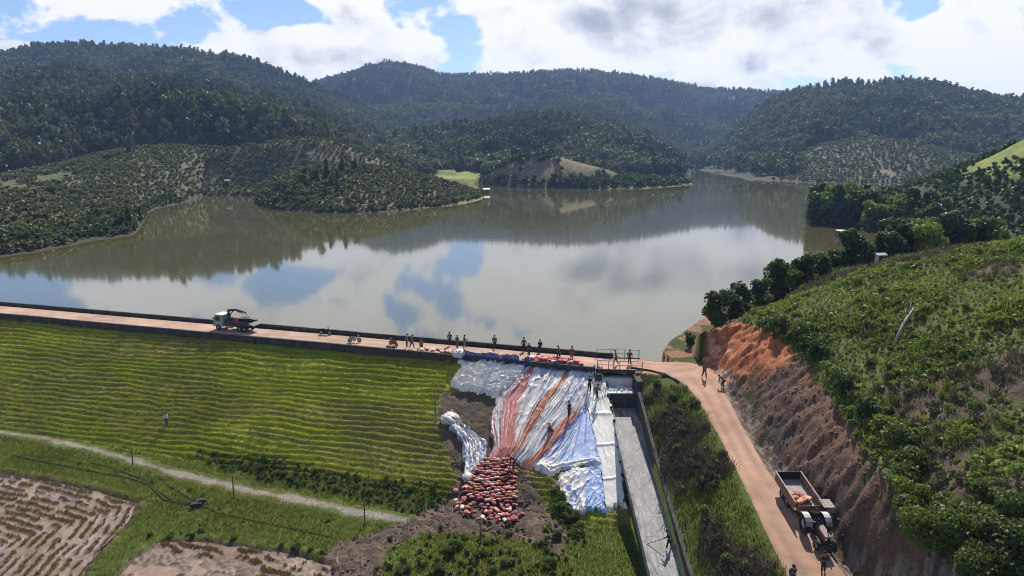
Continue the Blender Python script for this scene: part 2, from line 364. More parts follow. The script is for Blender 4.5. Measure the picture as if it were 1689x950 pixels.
LAYERS = [
 Layer('far_left', [(-500, 130, 1500), (-200, 105, 1500), (0, 88, 1500), (60, 78, 1500), (130, 72, 1500), (200, 76, 1500), (290, 80, 1500), (400, 95, 1500), (440, 107, 1500), (500, 133, 1500), (560, 158, 1480), (650, 200, 1450), (760, 262, 1400), (850, 300, 1400)],
       [(0, 0, 900), (800, 0, 1000)], zf=8, back=700, treeh=9, spur=0.42),
 Layer('spur_left', [(-500, 120, 1100), (0, 118, 1120), (120, 117, 1120), (250, 128, 1120), (330, 142, 1120), (450, 160, 1150), (560, 195, 1150), (640, 235, 1150), (720, 290, 1150)],
       [(0, 0, 820), (700, 0, 900)], zf=8, back=300, treeh=9, spur=0.45),
 Layer('far_mid', [(250, 190, 2000), (400, 160, 2000), (480, 141, 2000), (520, 132, 2000), (580, 118, 2000), (630, 104, 2000), (660, 103, 2000), (700, 112, 2000), (725, 124, 2000), (780, 123, 2000), (850, 122, 2000), (900, 118, 2000), (950, 113, 2000), (1000, 118, 2000), (1050, 124, 2000), (1100, 133, 2000), (1150, 142, 2000), (1200, 147, 2000), (1240, 147, 2000), (1400, 165, 2000), (1600, 200, 2000), (1900, 230, 2000)],
       [(0, 0, 1150), (900, 0, 1250), (1160, 0, 1350), (1700, 0, 1300)], zf=4, back=900, treeh=9, spur=0.42),
 Layer('mid_spur', [(380, 240, 1500), (500, 205, 1500), (560, 180, 1500), (640, 170, 1550), (720, 168, 1600), (790, 175, 1600), (850, 172, 1600), (930, 165, 1600), (1010, 172, 1600), (1090, 195, 1600), (1130, 222, 1600), (1165, 262, 1550), (1200, 300, 1500)],
       [(0, 0, 1100), (1200, 0, 1250)], zf=4, back=350, treeh=9, spur=0.48),
 Layer('far_right', [(1130, 285, 1500), (1165, 250, 1500), (1210, 212, 1500), (1250, 175, 1480), (1300, 152, 1450), (1340, 141, 1420), (1390, 134, 1400), (1430, 138, 1400), (1470, 132, 1380), (1510, 130, 1360), (1545, 135, 1350), (1600, 150, 1330), (1640, 160, 1300), (1689, 163, 1300), (1800, 150, 1300), (2100, 140, 1300)],
       [(1100, 0, 1250), (1240, 297), (1330, 300), (1500, 0, 930), (1900, 0, 900)], back=600, treeh=9, spur=0.45),
 Layer('pine_hill', [(-500, 170, 830), (-200, 160, 830), (0, 152, 830), (80, 152, 830), (200, 145, 830), (270, 137, 830), (330, 137, 830), (400, 152, 830), (480, 176, 850), (560, 206, 870), (620, 232, 880), (690, 268, 880), (760, 300, 880)],
       [(-500, 0, 560), (0, 0, 610), (220, 0, 660), (400, 0, 720), (600, 0, 740), (800, 0, 800)], zf=10, back=260, treeh=17, spur=0.25),
 Layer('mid_forest', [(540, 290, 1150), (580, 250, 1150), (640, 208, 1150), (700, 203, 1150), (800, 199, 1150), (870, 184, 1150), (940, 186, 1150), (1000, 196, 1150), (1060, 217, 1150), (1100, 240, 1150), (1150, 272, 1150), (1190, 300, 1150)],
       [(500, 0, 900), (900, 0, 920), (1150, 0, 1050)], zf=2, back=300, treeh=14, spur=0.25),
 Layer('coffee_far_right', [(1200, 305, 1120), (1240, 289, 1120), (1290, 266, 1120), (1340, 240, 1100), (1400, 228, 1080), (1460, 226, 1060), (1520, 238, 1050), (1600, 252, 1040), (1750, 260, 1030)],
       [(1100, 0, 1200), (1240, 298), (1330, 301), (1500, 0, 900), (1800, 0, 850)], back=200, kind='coffee', treeh=2, spur=0.2),
 Layer('coffee_back', [(330, 262, 640), (380, 242, 650), (440, 234, 650), (500, 224, 650), (560, 229, 650), (600, 244, 650), (640, 262, 650), (670, 282, 660), (700, 300, 660)],
       [(300, 0, 560), (420, 0, 560), (600, 0, 520), (700, 0, 560)], zf=1, back=120, kind='coffee', treeh=2, spur=0.15),
 Layer('coffee_left', [(-500, 270, 420), (-200, 292, 440), (0, 286, 470), (100, 268, 540), (170, 250, 590), (225, 242, 600), (270, 238, 640), (330, 240, 660), (400, 246, 680), (470, 262, 690), (540, 290, 700)],
       [(-500, 500), (-200, 460), (0, 428), (60, 419), (150, 404), (225, 392), (237, 375), (243, 350), (300, 336), (330, 325), (348, 318), (420, 312), (520, 0, 700)], back=200, kind='coffee', treeh=2, spur=0.2, p=0.9),
 Layer('left_bank', [(-500, 330, 260), (-200, 320, 270), (0, 312, 300), (60, 312, 300), (120, 332, 310), (180, 355, 310), (220, 375, 310), (240, 400, 310)],
       [(-500, 500), (-200, 460), (0, 428), (60, 419), (150, 404), (225, 390), (240, 383)], back=90, kind='coffee', treeh=2, spur=0.1, p=0.8),
 Layer('peninsula', [(425, 318, 470), (450, 292, 470), (480, 272, 470), (530, 268, 470), (580, 264, 470), (640, 272, 480), (700, 285, 490), (760, 303, 510), (800, 319, 540), (838, 324, 560)],
       [(400, 0, 560), (428, 340), (441, 345), (530, 352), (640, 350), (740, 340), (800, 331), (836, 325), (845, 0, 600)], back=90, kind='coffee', treeh=2, spur=0.1, p=0.75),
 Layer('island_hill', [(770, 300, 840), (790, 288, 830), (830, 267, 820), (860, 254, 810), (890, 247, 800), (920, 252, 800), (960, 263, 790), (1000, 272, 790), (1040, 289, 800), (1090, 295, 810), (1130, 297, 830), (1150, 299, 850), (1165, 303, 870)],
       [(780, 0, 900), (790, 303), (850, 310), (960, 312), (1080, 312), (1148, 306), (1165, 0, 1000)], back=120, kind='shrub', treeh=3, spur=0.12),
 Layer('backland', [(-500, 285, 900), (700, 281, 1050), (790, 284, 1100), (900, 284, 1150), (1150, 285, 1300), (1240, 285, 1300), (1700, 280, 1200)],
       [(-500, 0, 300), (300, 0, 560), (420, 313), (440, 0, 690), (640, 0, 700), (720, 299), (770, 302), (790, 0, 960), (1150, 297), (1240, 297), (1330, 300), (1700, 0, 950)], back=3000, kind='field', spur=0.0),
 Layer('grove_point', [(1318, 372, 320), (1335, 352, 325), (1370, 338, 330), (1420, 326, 330), (1480, 313, 330), (1530, 297, 320), (1580, 278, 310), (1640, 253, 300), (1689, 228, 290), (1900, 150, 280)],
       [(1300, 0, 340), (1330, 371), (1390, 378), (1480, 386), (1560, 0, 215), (1689, 0, 190), (1900, 0, 180)], back=200, kind='grove', spur=0.1, p=1.0, treeh=1),
]
LI = {l.name: i for i, l in enumerate(LAYERS)}
def far_z(x, y, want_id=False):
    x = np.asarray(x, float); y = np.asarray(y, float)
    u = x/np.maximum(y, 1)
    best = np.full(x.shape, -6.0); idd = np.full(x.shape, -1)
    n = np.abs(2*fbm(x/300.0, y/300.0, 3, 3)-1)*1.2+(np.abs(2*fbm(x/110.0, y/110.0, 2, 33)-1)-.25)*.8
    nb = fbm(x/90.0, y/90.0, 3, 11)-.5
    for i, l in enumerate(LAYERS):
        z = l.z(u, y, n)
        k = z > best
        best = np.where(k, z, best); idd = np.where(k, i, idd)
    best = best+np.where(best > 6, nb*np.clip((best-6)*.2, 0, 6), 0)
    e, _ = east(x, y)
    e = np.where((y < 235) & (x > 15), e, -9)
    k = (e > best); best = np.where(k, e, best); idd = np.where(k, 99, idd)
    return (best, idd) if want_id else best

def Z(x, y):
    x = np.asarray(x, float); y = np.asarray(y, float)
    inn = (y < 124) & (x > -118) & (x < 96)
    s, _ = dam_s(x, y)
    lake = (s < -4.6) & (x < np.interp(y, SHY, SHX)) & inn
    e = np.where(inn & (~lake), near_z(x, y), np.where(lake, -5.0, far_z(x, y)))
    return e
def hit(px, py, y0=25.0, y1=900.0, zfun=Z):
    d = ray(px, py)
    ys = np.exp(np.linspace(math.log(y0), math.log(y1), 4000)); t = ys/d[1]
    sl, _ = dam_s(d[0]*t, ys); lvl = np.where(sl < -4, -2.0, -99.0)
    zz = CAMZ+d[2]*t; g = np.maximum(zfun(d[0]*t, ys), lvl)
    k = np.argmax(zz <= g)
    if zz[k] > g[k]: k = len(ys)-1
    if k > 0:
        f0 = zz[k-1]-g[k-1]; f1 = g[k]-zz[k]; w = f0/(f0+f1+1e-9); yy = ys[k-1]*(1-w)+ys[k]*w
    else: yy = ys[0]
    tt = yy/d[1]; x = d[0]*tt
    return np.array([x, yy, float(max(zfun(np.array([x]), np.array([yy]))[0], lvl[k]))])
def hits(P, **k): return [hit(px, py, **k) for px, py in P]

# ------------------------------------------------------------------ ground sheets
GRASS = np.array([.075, .098, .020]); SOIL = np.array([.13, .092, .066]); REDSOIL = np.array([.36, .125, .055]); CUT = np.array([.128, .077, .052])
TAN = np.array([.30, .235, .16]); WEEDSOIL = np.array([.10, .115, .035]); GREY = np.array([.26, .23, .19])
PATHP = hits([(-120, 697), (0, 714), (60, 722), (150, 741), (240, 767), (330, 791), (420, 812), (520, 831), (600, 848), (668, 858)])
PADDY1 = hits([(-160, 760), (0, 778), (60, 789), (130, 801), (227, 828), (212, 858), (150, 925), (120, 975), (-160, 990)])
PADDY2 = hits([(262, 893), (320, 890), (400, 900), (500, 915), (545, 932), (545, 985), (170, 985), (215, 925)])
MUDP = hits([(560, 985), (520, 930), (560, 895), (620, 880), (670, 858), (740, 820), (780, 760), (860, 770), (900, 830), (935, 880), (930, 920), (860, 890), (780, 880), (700, 880), (640, 905), (620, 985)])
ERODE = hits([(728, 650), (780, 640), (830, 650), (840, 700), (830, 780), (770, 800), (745, 760), (722, 700)])
ridge0 = lambda q: 1-np.abs(2*q-1)
STRK = hits([(1142, 604), (1160, 570), (1190, 555), (1225, 560), (1215, 590), (1180, 610)])
REDC = hits([(1150, 600), (1160, 575), (1210, 535), (1285, 540), (1330, 580), (1290, 610), (1200, 625)])
COVER = hits([(745, 585), (990, 606), (1006, 650), (1026, 750), (1036, 842), (945, 853), (917, 806), (915, 786), (870, 778), (830, 775), (796, 780), (806, 700), (812, 660), (737, 640)])
ROUGH = hits([(600, 985), (640, 905), (720, 882), (800, 878), (880, 872), (925, 800), (955, 850), (965, 900), (955, 985)])
DARKW = hits([(330, 750), (450, 755), (600, 790), (720, 800), (760, 815), (690, 850), (560, 815), (430, 790)])
def near_ground():
    xs = np.arange(-118, 96.01, 0.22); ys = np.arange(22, 124.01, 0.22)
    X, Y = np.meshgrid(xs, ys); z = near_z(X, Y)
    s, a = dam_s(X, Y); x0 = np.interp(Y, HY, HX); rr = road_r(Y); rl = road_l(Y); cr = chute_r(Y); cl = chute_l(Y)
    u = X-x0
    xb = np.where(Y < 80, rr+1.3, np.interp(Y, SHY, SHX))
    tc = np.clip((X-xb)/np.maximum(x0-xb, .5), 0, 1)
    cutm = (X > rr+.4) & (u < 0) & (Y < 90)
    n4 = fbm(X*.5, Y*.5, 5, 21); n5 = fbm(X*1.7, Y*1.7, 4, 31); n6 = fbm(X*.08, Y*.08, 4, 41)
    # cut slope: clods and gullies running down
    gul = np.abs(2*fbm(Y*.55+X*.12, X*.12, 4, 51)-1)
    z = z+np.where(cutm, (n5-.5)*1.0+(n4-.5)*.7-(gul-.3)*.45*np.sin(np.clip(tc, 0, 1)*math.pi), 0)
    hillm = (X > rr+.4) & (u >= 0)
    z = z+np.where(hillm, (n4-.5)*.9+(n6-.5)*3.0*np.clip(u/8, 0, 1), 0)
    banks = (X > cr+.5) & (X < rl-.2) & (Y < 71)
    z = z+np.where(banks, (n4-.5)*.7, 0)
    c = np.broadcast_to(GRASS, X.shape+(3,)).copy()
    c = lerp3(c, GRASS*np.array([1.15, .85, .9]), sstep(n6, .5, .7))
    c = np.where(hillm[..., None], lerp3(WEEDSOIL, SOIL*.75, sstep(n6+.2*(n4-.5), .60, .70)), c)
    cc = lerp3(CUT, np.array([.080, .060, .050]), sstep(fbm(X*.22, Y*.22, 4, 61), .46, .66))
    redp = poly_sd(X, Y, REDC)
    topred = sstep(tc, .55, .95)*sstep(n6, .35, .6)
    cc = lerp3(cc, np.array([.18, .088, .056]), topred*.45)
    cc = lerp3(cc, np.array([.06, .065, .03]), sstep(fbm(X*.3+7, Y*.3, 4, 65), .56, .68)*.8)
    cc = np.where((Y > 76)[..., None], lerp3(REDSOIL*.7, GRASS*.5, sstep(n4, .47, .55)), cc)
    cc = lerp3(cc, REDSOIL*(.75+.5*n5[..., None]), sstep(redp+3*(n4-.5)+1.2*(n5-.5), 1.3, -1.5))
    strk = sstep(ridge0(fbm(Y*1.1+X*.9, X*.18-Y*.1, 3, 63)), .86, .95)*sstep(poly_sd(X, Y, STRK), .5, -.5)
    cc = lerp3(cc, np.array([.62, .36, .22]), strk*.85)
    c = np.where(cutm[..., None], cc, c)
    c = np.where(((X > rr-.2) & (X < rr+1.6) & (Y < 75))[..., None], lerp3(GREY*.8, CUT*.8, sstep(n5, .4, .6)), c)
    bs = lerp3(GRASS, SOIL*.62, sstep(n4*.6+n6*.4+.12*np.exp(-((X-(cr*.45+rl*.55))/1.2)**2), .51, .62))
    c = np.where(banks[..., None], bs, c)
    jun = (Y > 71.5) & (X > BRR) & (s < .3) & (s > -4.8) & (X < rr+1.5)
    c = np.where(jun[..., None], np.array([.40, .225, .15]), c)
    # junction lip down to water
    lip = (s < -4.6) & (X > BRR) & (u < 0) & ~(redp < 0)
    c = np.where(lip[..., None], lerp3(np.array([.22, .115, .07]), GRASS*.55, sstep(n4, .42, .52)), c)
    # field
    fieldm = (X < cl) & (s > 15)
    dark = poly_sd(X, Y, DARKW)
    c = lerp3(c, np.array([.045, .055, .02]), sstep(dark, .8, -.5)*fieldm)
    mud = poly_sd(X, Y, MUDP)+1.6*(n4-.5)
    c = lerp3(c, lerp3(SOIL, np.array([.07, .052, .04]), sstep(n5, .4, .6)), sstep(mud, .5, -.4))
    z = z+sstep(mud, .8, -.8)*((n5-.5)*.7+(n4-.5)*.6)
    pd = line_d(X, Y, PATHP)+1.3*(n4-.5)+.6*(n5-.5)
    c = lerp3(c, GREY*.80*(.75+.5*n5[..., None]), sstep(pd, .70, .2)*(X < cl))
    z = z+np.where((pd < 1.2) & (X < cl), .12, 0)
    for P in (PADDY1, PADDY2):
        q = poly_sd(X, Y, P)+.8*(n5-.5); z = z-.35*sstep(q, .4, -.1); c = lerp3(c, SOIL*.9, sstep(q, .5, .1))
        z = z+(.05+.35*(n5-.4))*np.exp(-((q-.7)/.5)**2)
    wet = ((z < -1.2) & (X > np.interp(Y, SHY, SHX)-4) & (Y > 79))
    c = np.where(wet[..., None], lerp3(TAN, SOIL, .4), c)
    z = np.where((s < .6) & (s > -4.5) & (X < BRL+.5), z-.5, z)
    z = np.where((s > .3) & (s < 18) & (X < cl), z-.35*sstep(s, .3, 1.5)*sstep(s, 18, 16.5), z)
    v = np.stack([X, Y, z], -1).reshape(-1, 3)
    me = mesh_np('ground', v, grid_faces(*X.shape), c.reshape(-1, 3))
    tag(link('ground', me, M_GROUND), kind='structure')
near_ground()

RICE = hits([(712, 294), (720, 283), (770, 282), (794, 285), (788, 297)], y0=300, y1=900, zfun=far_z)
def far_ground():
    us = np.linspace(-1.30, 1.30, 1000); Ys = np.exp(np.linspace(math.log(95), math.log(2900), 580))
    U, Y = np.meshgrid(us, Ys); X = U*Y
    z, idd = far_z(X, Y, True)
    n1 = fbm(X*.02, Y*.02, 4, 71); n2 = fbm(X*.006, Y*.006, 4, 81)
    c = np.broadcast_to(np.array([.032, .037, .02]), X.shape+(3,)).copy()
    for i, l in enumerate(LAYERS):
        k = (idd == i)[..., None]
        if l.kind == 'coffee': cc = lerp3(np.array([.15, .125, .08]), np.array([.10, .105, .05]), sstep(n1, .35, .55))
        elif l.kind == 'field': cc = lerp3(np.array([.16, .17, .06]), np.array([.08, .085, .04]), sstep(n1, .45, .6))
        elif l.kind == 'shrub': cc = lerp3(np.array([.07, .075, .035]), np.array([.20, .165, .095]), sstep(n1+.03*z, .45, .75))
        elif l.kind == 'grove': cc = lerp3(np.array([.045, .05, .022]), np.array([.19, .225, .05]), sstep(z+14*(n1-.5), 13, 19))
        else: cc = lerp3(np.array([.030, .036, .018]), np.array([.055, .052, .03]), sstep(n2, .5, .65))
        c = np.where(k, cc, c)
    c = np.where((idd == 99)[..., None], WEEDSOIL, c)
    shore = (z < -.9)
    c = np.where(shore[..., None], np.array([.055, .052, .03]), c)
    # pale rice field behind the peninsula and grassy tips
    for P, q in ((RICE, (.20, .235, .06)),
                 (hits([(640, 351), (740, 341), (838, 329), (838, 318), (800, 321), (760, 333), (700, 342)], y0=200, y1=600, zfun=far_z), (.20, .19, .06)),
                 (hits([(1000, 311), (1080, 313), (1150, 307), (1150, 299), (1090, 300)], y0=300, y1=800, zfun=far_z), (.15, .15, .06))):
        d = poly_sd(X, Y, P); c = lerp3(c, np.array(q), sstep(d, 3, -3))
    f = grid_faces(*X.shape); ins = ((Y < 123) & (X > -117) & (X < 95)).reshape(-1)
    f = f[~ins[f].all(1)]
    v = np.stack([X, Y, z-.05], -1).reshape(-1, 3)
    tag(link('hills', mesh_np('hills', v, f, c.reshape(-1, 3)), M_HILL), kind='structure')
far_ground()

def water_mat():
    m, T = newmat('lake_water')
    gp = T.n('ShaderNodeNewGeometry').outputs['Position']
    mp = T.n('ShaderNodeMapping', i={0: gp, 3: (1.0, 0.35, 1.0)}).outputs[0]
    n1 = T.n('ShaderNodeTexNoise', i={'Vector': mp, 'Scale': 0.9, 'Detail': 4.0}).outputs[0]
    n2 = T.n('ShaderNodeTexNoise', i={'Vector': gp, 'Scale': 0.012, 'Detail': 3.0}).outputs[0]
    cc = T.mix(T.ramp(n2, .35, .65), (.074, .072, .028), (.090, .084, .036))
    p = T.n('ShaderNodeBsdfPrincipled', i={'Base Color': cc, 'Roughness': 0.045, 'IOR': 2.0, 'Specular IOR Level': 0.5})
    T.nt.links.new(T.n('ShaderNodeBump', i={'Strength': 0.12, 'Distance': 0.02, 'Height': n1}).outputs[0], p.inputs['Normal'])
    fin(T, p.outputs[0]); return m
def dam_pt(a, s, z=0.0):
    return np.array([DA[0]+dd[0]*a+dn[0]*s, DA[1]+dd[1]*a+dn[1]*s, z])
def water():
    P = [dam_pt(-300, -4.75), dam_pt(DL+11, -4.75), (70, 84), (3000, 700), (3000, 2600), (-3000, 2600), (-3000, 500)]
    me = bpy.data.meshes.new('lake_water'); me.from_pydata([(p[0], p[1], -2.0) for p in P], [], [list(range(len(P)))])
    tag(link('lake_water', me, water_mat()), kind='structure')
water()

# ------------------------------------------------------------------ mesh collector
class MB:
    def __init__(s): s.v = []; s.f = []
    def quad(s, *ps): i = len(s.v); s.v += [tuple(p) for p in ps]; s.f.append(list(range(i, i+len(ps))))
    def box(s, c, d, rot=None, taper=1.0):
        i = len(s.v); M = rot if rot is not None else Matrix.Identity(3)
        for zz in (-.5, .5):
            k = taper if zz > 0 else 1
            for xx, yy in ((-.5, -.5), (.5, -.5), (.5, .5), (-.5, .5)):
                p = M @ Vector((xx*d[0]*k, yy*d[1]*k, zz*d[2])); s.v.append((p.x+c[0], p.y+c[1], p.z+c[2]))
        for q in ((3, 2, 1, 0), (4, 5, 6, 7), (0, 1, 5, 4), (1, 2, 6, 5), (2, 3, 7, 6), (3, 0, 4, 7)): s.f.append([i+k for k in q])
        return s
    def tube(s, P, r, n=6, cap=True):
        P = [Vector(p) for p in P]; rs = r if hasattr(r, '__len__') else [r]*len(P); base = len(s.v)
        for k, p in enumerate(P):
            t = (P[min(k+1, len(P)-1)]-P[max(k-1, 0)]).normalized()
            a = t.cross(Vector((0, 0, 1)) if abs(t.z) < .9 else Vector((1, 0, 0))).normalized(); b = t.cross(a)
            for j in range(n):
                w = 2*math.pi*j/n; q = p+(a*math.cos(w)+b*math.sin(w))*rs[k]; s.v.append(tuple(q))
        for k in range(len(P)-1):
            for j in range(n):
                s.f.append([base+k*n+j, base+k*n+(j+1) % n, base+(k+1)*n+(j+1) % n, base+(k+1)*n+j])
        if cap:
            s.f.append([base+j for j in range(n)][::-1]); s.f.append([base+(len(P)-1)*n+j for j in range(n)])
        return s
    def wheel(s, c, r, w, axis=Vector((0, 1, 0)), n=18, hub=0.0):
        axis = axis.normalized(); a = axis.cross(Vector((0, 0, 1))).normalized(); b = axis.cross(a)
        prof = [(hub, -w*.5), (r*.82, -w*.5), (r, -w*.3), (r, w*.3), (r*.82, w*.5), (hub, w*.5)]
        i = len(s.v); c = Vector(c)
        for (rr, h) in prof:
            for j in range(n):
                t = 2*math.pi*j/n; s.v.append(tuple(c+axis*h+(a*math.cos(t)+b*math.sin(t))*max(rr, .01)))
        for k in range(len(prof)-1):
            for j in range(n): s.f.append([i+k*n+j, i+k*n+(j+1) % n, i+(k+1)*n+(j+1) % n, i+(k+1)*n+j])
        return s
    def mesh(s, name, bevel=0.0, smooth=False):
        me = bpy.data.meshes.new(name); me.from_pydata(s.v, [], s.f)
        bm = bmesh.new(); bm.from_mesh(me)
        bmesh.ops.recalc_face_normals(bm, faces=bm.faces)
        if bevel: bmesh.ops.bevel(bm, geom=[e for e in bm.edges], offset=bevel, segments=1, affect='EDGES')
        bm.to_mesh(me); bm.free()
        for p in me.polygons: p.use_smooth = smooth
        return me
    def build(s, name, mat, parent=None, bevel=0.0, smooth=False, loc=(0, 0, 0), rz=0):
        return link(name, s.mesh(name, bevel, smooth), mat, parent, loc, rz)

# ------------------------------------------------------------------ dam, roads, chute
M_CONC = plain('weathered_concrete', (.24, .23, .22), .85, var=.35, scale=1.2, bump=.4)
M_DARKCONC = plain('shade_dark_concrete', (.050, .046, .044), .9, var=.4, scale=1.5, bump=.4)  # shade of the wall faces put into the colour; also dark pipe and blocks
M_PALECONC = plain('pale_concrete', (.52, .51, .50), .8, var=.15, scale=1.0)
M_STEEL = plain('painted_steel', (.10, .10, .105), .5, metal=.3)
RZ_DAM = math.atan2(dd[1], dd[0])
def dirt(name, base, c2):
    m, T = newmat(name)
    gp = T.n('ShaderNodeNewGeometry').outputs['Position']
    n1 = T.n('ShaderNodeTexNoise', i={'Vector': gp, 'Scale': .45, 'Detail': 6.0, 'Roughness': .6}).outputs[0]
    n2 = T.n('ShaderNodeTexNoise', i={'Vector': gp, 'Scale': 9.0, 'Detail': 5.0, 'Roughness': .7}).outputs[0]
    c = T.n('ShaderNodeVertexColor', layer_name='col').outputs[0]
    cc = T.mix(T.ramp(n1, .36, .64), base, c2)
    cc = T.mix(T.ramp(n2, .42, .72, 0, .5), cc, tuple(q*.55 for q in base))
    cc = T.mix(1.0, cc, c, 'MULTIPLY')
    p = T.n('ShaderNodeBsdfPrincipled', i={'Base Color': cc, 'Roughness': .9, 'Specular IOR Level': .2})
    T.nt.links.new(T.n('ShaderNodeBump', i={'Strength': .4, 'Distance': .04, 'Height': n2}).outputs[0], p.inputs['Normal'])
    fin(T, p.outputs[0]); return m
M_ROAD = dirt('red_dirt', (.46, .27, .18), (.40, .255, .185))
M_CREST = dirt('crest_dirt', (.50, .33, .23), (.45, .31, .24))
def resample(P, n):
    P = np.asarray(P, float); s = np.r_[0, np.cumsum(np.linalg.norm(np.diff(P[:, :2], axis=0), axis=1))]
    t = np.linspace(0, s[-1], n); return np.stack([np.interp(t, s, P[:, k]) for k in range(P.shape[1])], 1)
def road_sheet(name, Lp, Rp, mat, n, m, lift, zf=None, tracks=True):
    A, B = resample(Lp, n), resample(Rp, n)
    t = np.linspace(0, 1, m)[None, :, None]; G = A[:, None, :2]*(1-t)+B[:, None, :2]*t
    X, Y = G[..., 0], G[..., 1]
    e = (fbm(X*.9, Y*.9, 3, 91)-.5)*.9; k = np.where(np.arange(m) == 0, 1, 0)[None, :]-np.where(np.arange(m) == m-1, 1, 0)[None, :]
    dirv = (B-A)[:, None, :2]; dirv = dirv/np.linalg.norm(dirv, axis=-1, keepdims=True)
    X = X+dirv[..., 0]*e*k*.6; Y = Y+dirv[..., 1]*e*k*.6
    z = (near_z(X, Y) if zf is None else zf(X, Y))+lift
    tt = np.broadcast_to(t[..., 0], X.shape)
    if tracks:
        w = .06*(np.exp(-((tt-.3)/.07)**2)+np.exp(-((tt-.7)/.07)**2)); z = z-w*.8+.03*(fbm(X*1.5, Y*1.5, 3, 7)-.5)
    sh = .92+.5*(fbm(X*.3, Y*.3, 3, 14)-.5)+.35*(fbm(X*1.3, Y*1.3, 3, 15)-.5)
    sh = sh*(1-.22*(np.exp(-((tt-.3)/.07)**2)+np.exp(-((tt-.7)/.07)**2))*sstep(fbm(X*.2, Y*.2, 2, 18), .35, .6))*(1-.25*sstep(np.abs(tt-.5), .40, .5))
    z = np.where((np.arange(m) == 0)[None, :] | (np.arange(m) == m-1)[None, :], z-.12, z)
    me = mesh_np(name, np.stack([X, Y, z], -1).reshape(-1, 3), grid_faces(n, m), np.repeat(sh.reshape(-1, 1), 3, 1))
    return tag(link(name, me, mat), kind='structure')
edgeL = [at_z(1041, 607, 0), at_z(1072, 611, 0), at_z(1098, 618, 0)]+RL
edgeR = [at_z(1041, 597.5, 0), at_z(1090, 597, 0), at_z(1140, 597, 0)]+RR
road_sheet('dirt_road', edgeL, edgeR, M_ROAD, 260, 16, .05)
road_sheet('crest_road', [dam_pt(-140, -.02), dam_pt(DL, -.02)], [dam_pt(-140, -4.3), dam_pt(DL, -4.3)], M_CREST, 500, 12, .03, zf=lambda x, y: np.zeros_like(x), tracks=True)

def dam():
    root = empty('earth_dam', dam_pt(0, 0, 0), 0, 'long earth dam with grassed downstream face and low concrete walls along its crest', 'dam')
    o = Vector(dam_pt(0, 0, 0))
    # grass face with rows of grass along the contour
    ns, na = 170, 1000
    s = np.linspace(.28, 18.2, ns); a0 = -140.0
    amax = []
    for sv in s:
        lo, hi = 0.0, 160.0
        for _ in range(40):
            md = (lo+hi)/2; p = dam_pt(md, sv)
            if p[0] < chute_l(p[1])-.12: lo = md
            else: hi = md
        amax.append(lo)
    amax = np.array(amax)
    S = np.broadcast_to(s[:, None], (ns, na)); tt = np.linspace(0, 1, na)[None, :]
    A = a0+(amax[:, None]-a0)*tt
    X = DA[0]+dd[0]*A+dn[0]*S; Y = DA[1]+dd[1]*A+dn[1]*S
    z = near_z(X, Y)
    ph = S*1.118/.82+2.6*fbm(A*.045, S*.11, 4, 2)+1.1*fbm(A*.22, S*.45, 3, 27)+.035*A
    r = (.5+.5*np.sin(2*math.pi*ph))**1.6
    amp = .05+.40*fbm(A*.13, S*.35, 3, 4)**1.3
    er = poly_sd(X, Y, ERODE)+1.5*(fbm(X*.5, Y*.5, 4, 8)-.5)
    er = np.minimum(er, poly_sd(X, Y, MUDP)+1.5*(fbm(X*.5, Y*.5, 4, 9)-.5))
    em = sstep(er, .6, -.4)
    fade = sstep(S, .2, 1.2)*sstep(S, 17.8, 16.6)*(1-em)*sstep(poly_sd(X, Y, COVER), -.2, .5)
    z = z+fade*(r*amp-.05)+(fbm(X*2.2, Y*2.2, 3, 6)-.5)*.14+em*(fbm(X*1.1, Y*1.1, 4, 16)-.5)*.5
    z = np.where(S > 18.0, z-.3, z)
    g1 = np.array([.29, .285, .034]); g2 = np.array([.21, .24, .03]); g3 = np.array([.22, .18, .06])
    c = lerp3(g1, g2, sstep(fbm(A*.05, S*.12, 4, 12)+.25*(A/95-.5), .38, .62))
    c = lerp3(c, g3, sstep(fbm(A*.09, S*.3, 4, 13), .50, .62)*.9)
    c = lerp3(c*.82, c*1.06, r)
    c = lerp3(c, np.array([.05, .06, .025]), sstep(poly_sd(X, Y, DARKW), .8, -.5))
    c = lerp3(c, lerp3(np.array([.075, .060, .045]), np.array([.14, .105, .07]), fbm(X*2, Y*2, 3, 15)), em)
    v = np.stack([X-o.x, Y-o.y, z], -1).reshape(-1, 3)
    link('grass_face', mesh_np('grass_face', v, grid_faces(ns, na), c.reshape(-1, 3)), M_DAM, root)
    # walls
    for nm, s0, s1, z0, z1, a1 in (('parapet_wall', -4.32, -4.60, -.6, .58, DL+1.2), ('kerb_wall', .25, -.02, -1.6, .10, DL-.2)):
        n = 60; mb = MB()
        for k in range(n):
            b0 = -140+(a1+140)*k/n; b1 = -140+(a1+140)*(k+1)/n-.02
            jit = random.uniform(-.025, .025)
            P = [Vector(dam_pt(b, q, zz+(jit if zz > 0 else 0)))-Vector((o.x, o.y, 0)) for zz in (z0, z1) for b, q in ((b0, s0), (b1, s0), (b1, s1), (b0, s1))]
            i = len(mb.v); mb.v += [tuple(p) for p in P]
            for q in ((3, 2, 1, 0), (4, 5, 6, 7), (0, 1, 5, 4), (1, 2, 6, 5), (2, 3, 7, 6), (3, 0, 4, 7)): mb.f.append([i+j for j in q])
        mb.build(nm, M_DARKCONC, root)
    return root
dam()

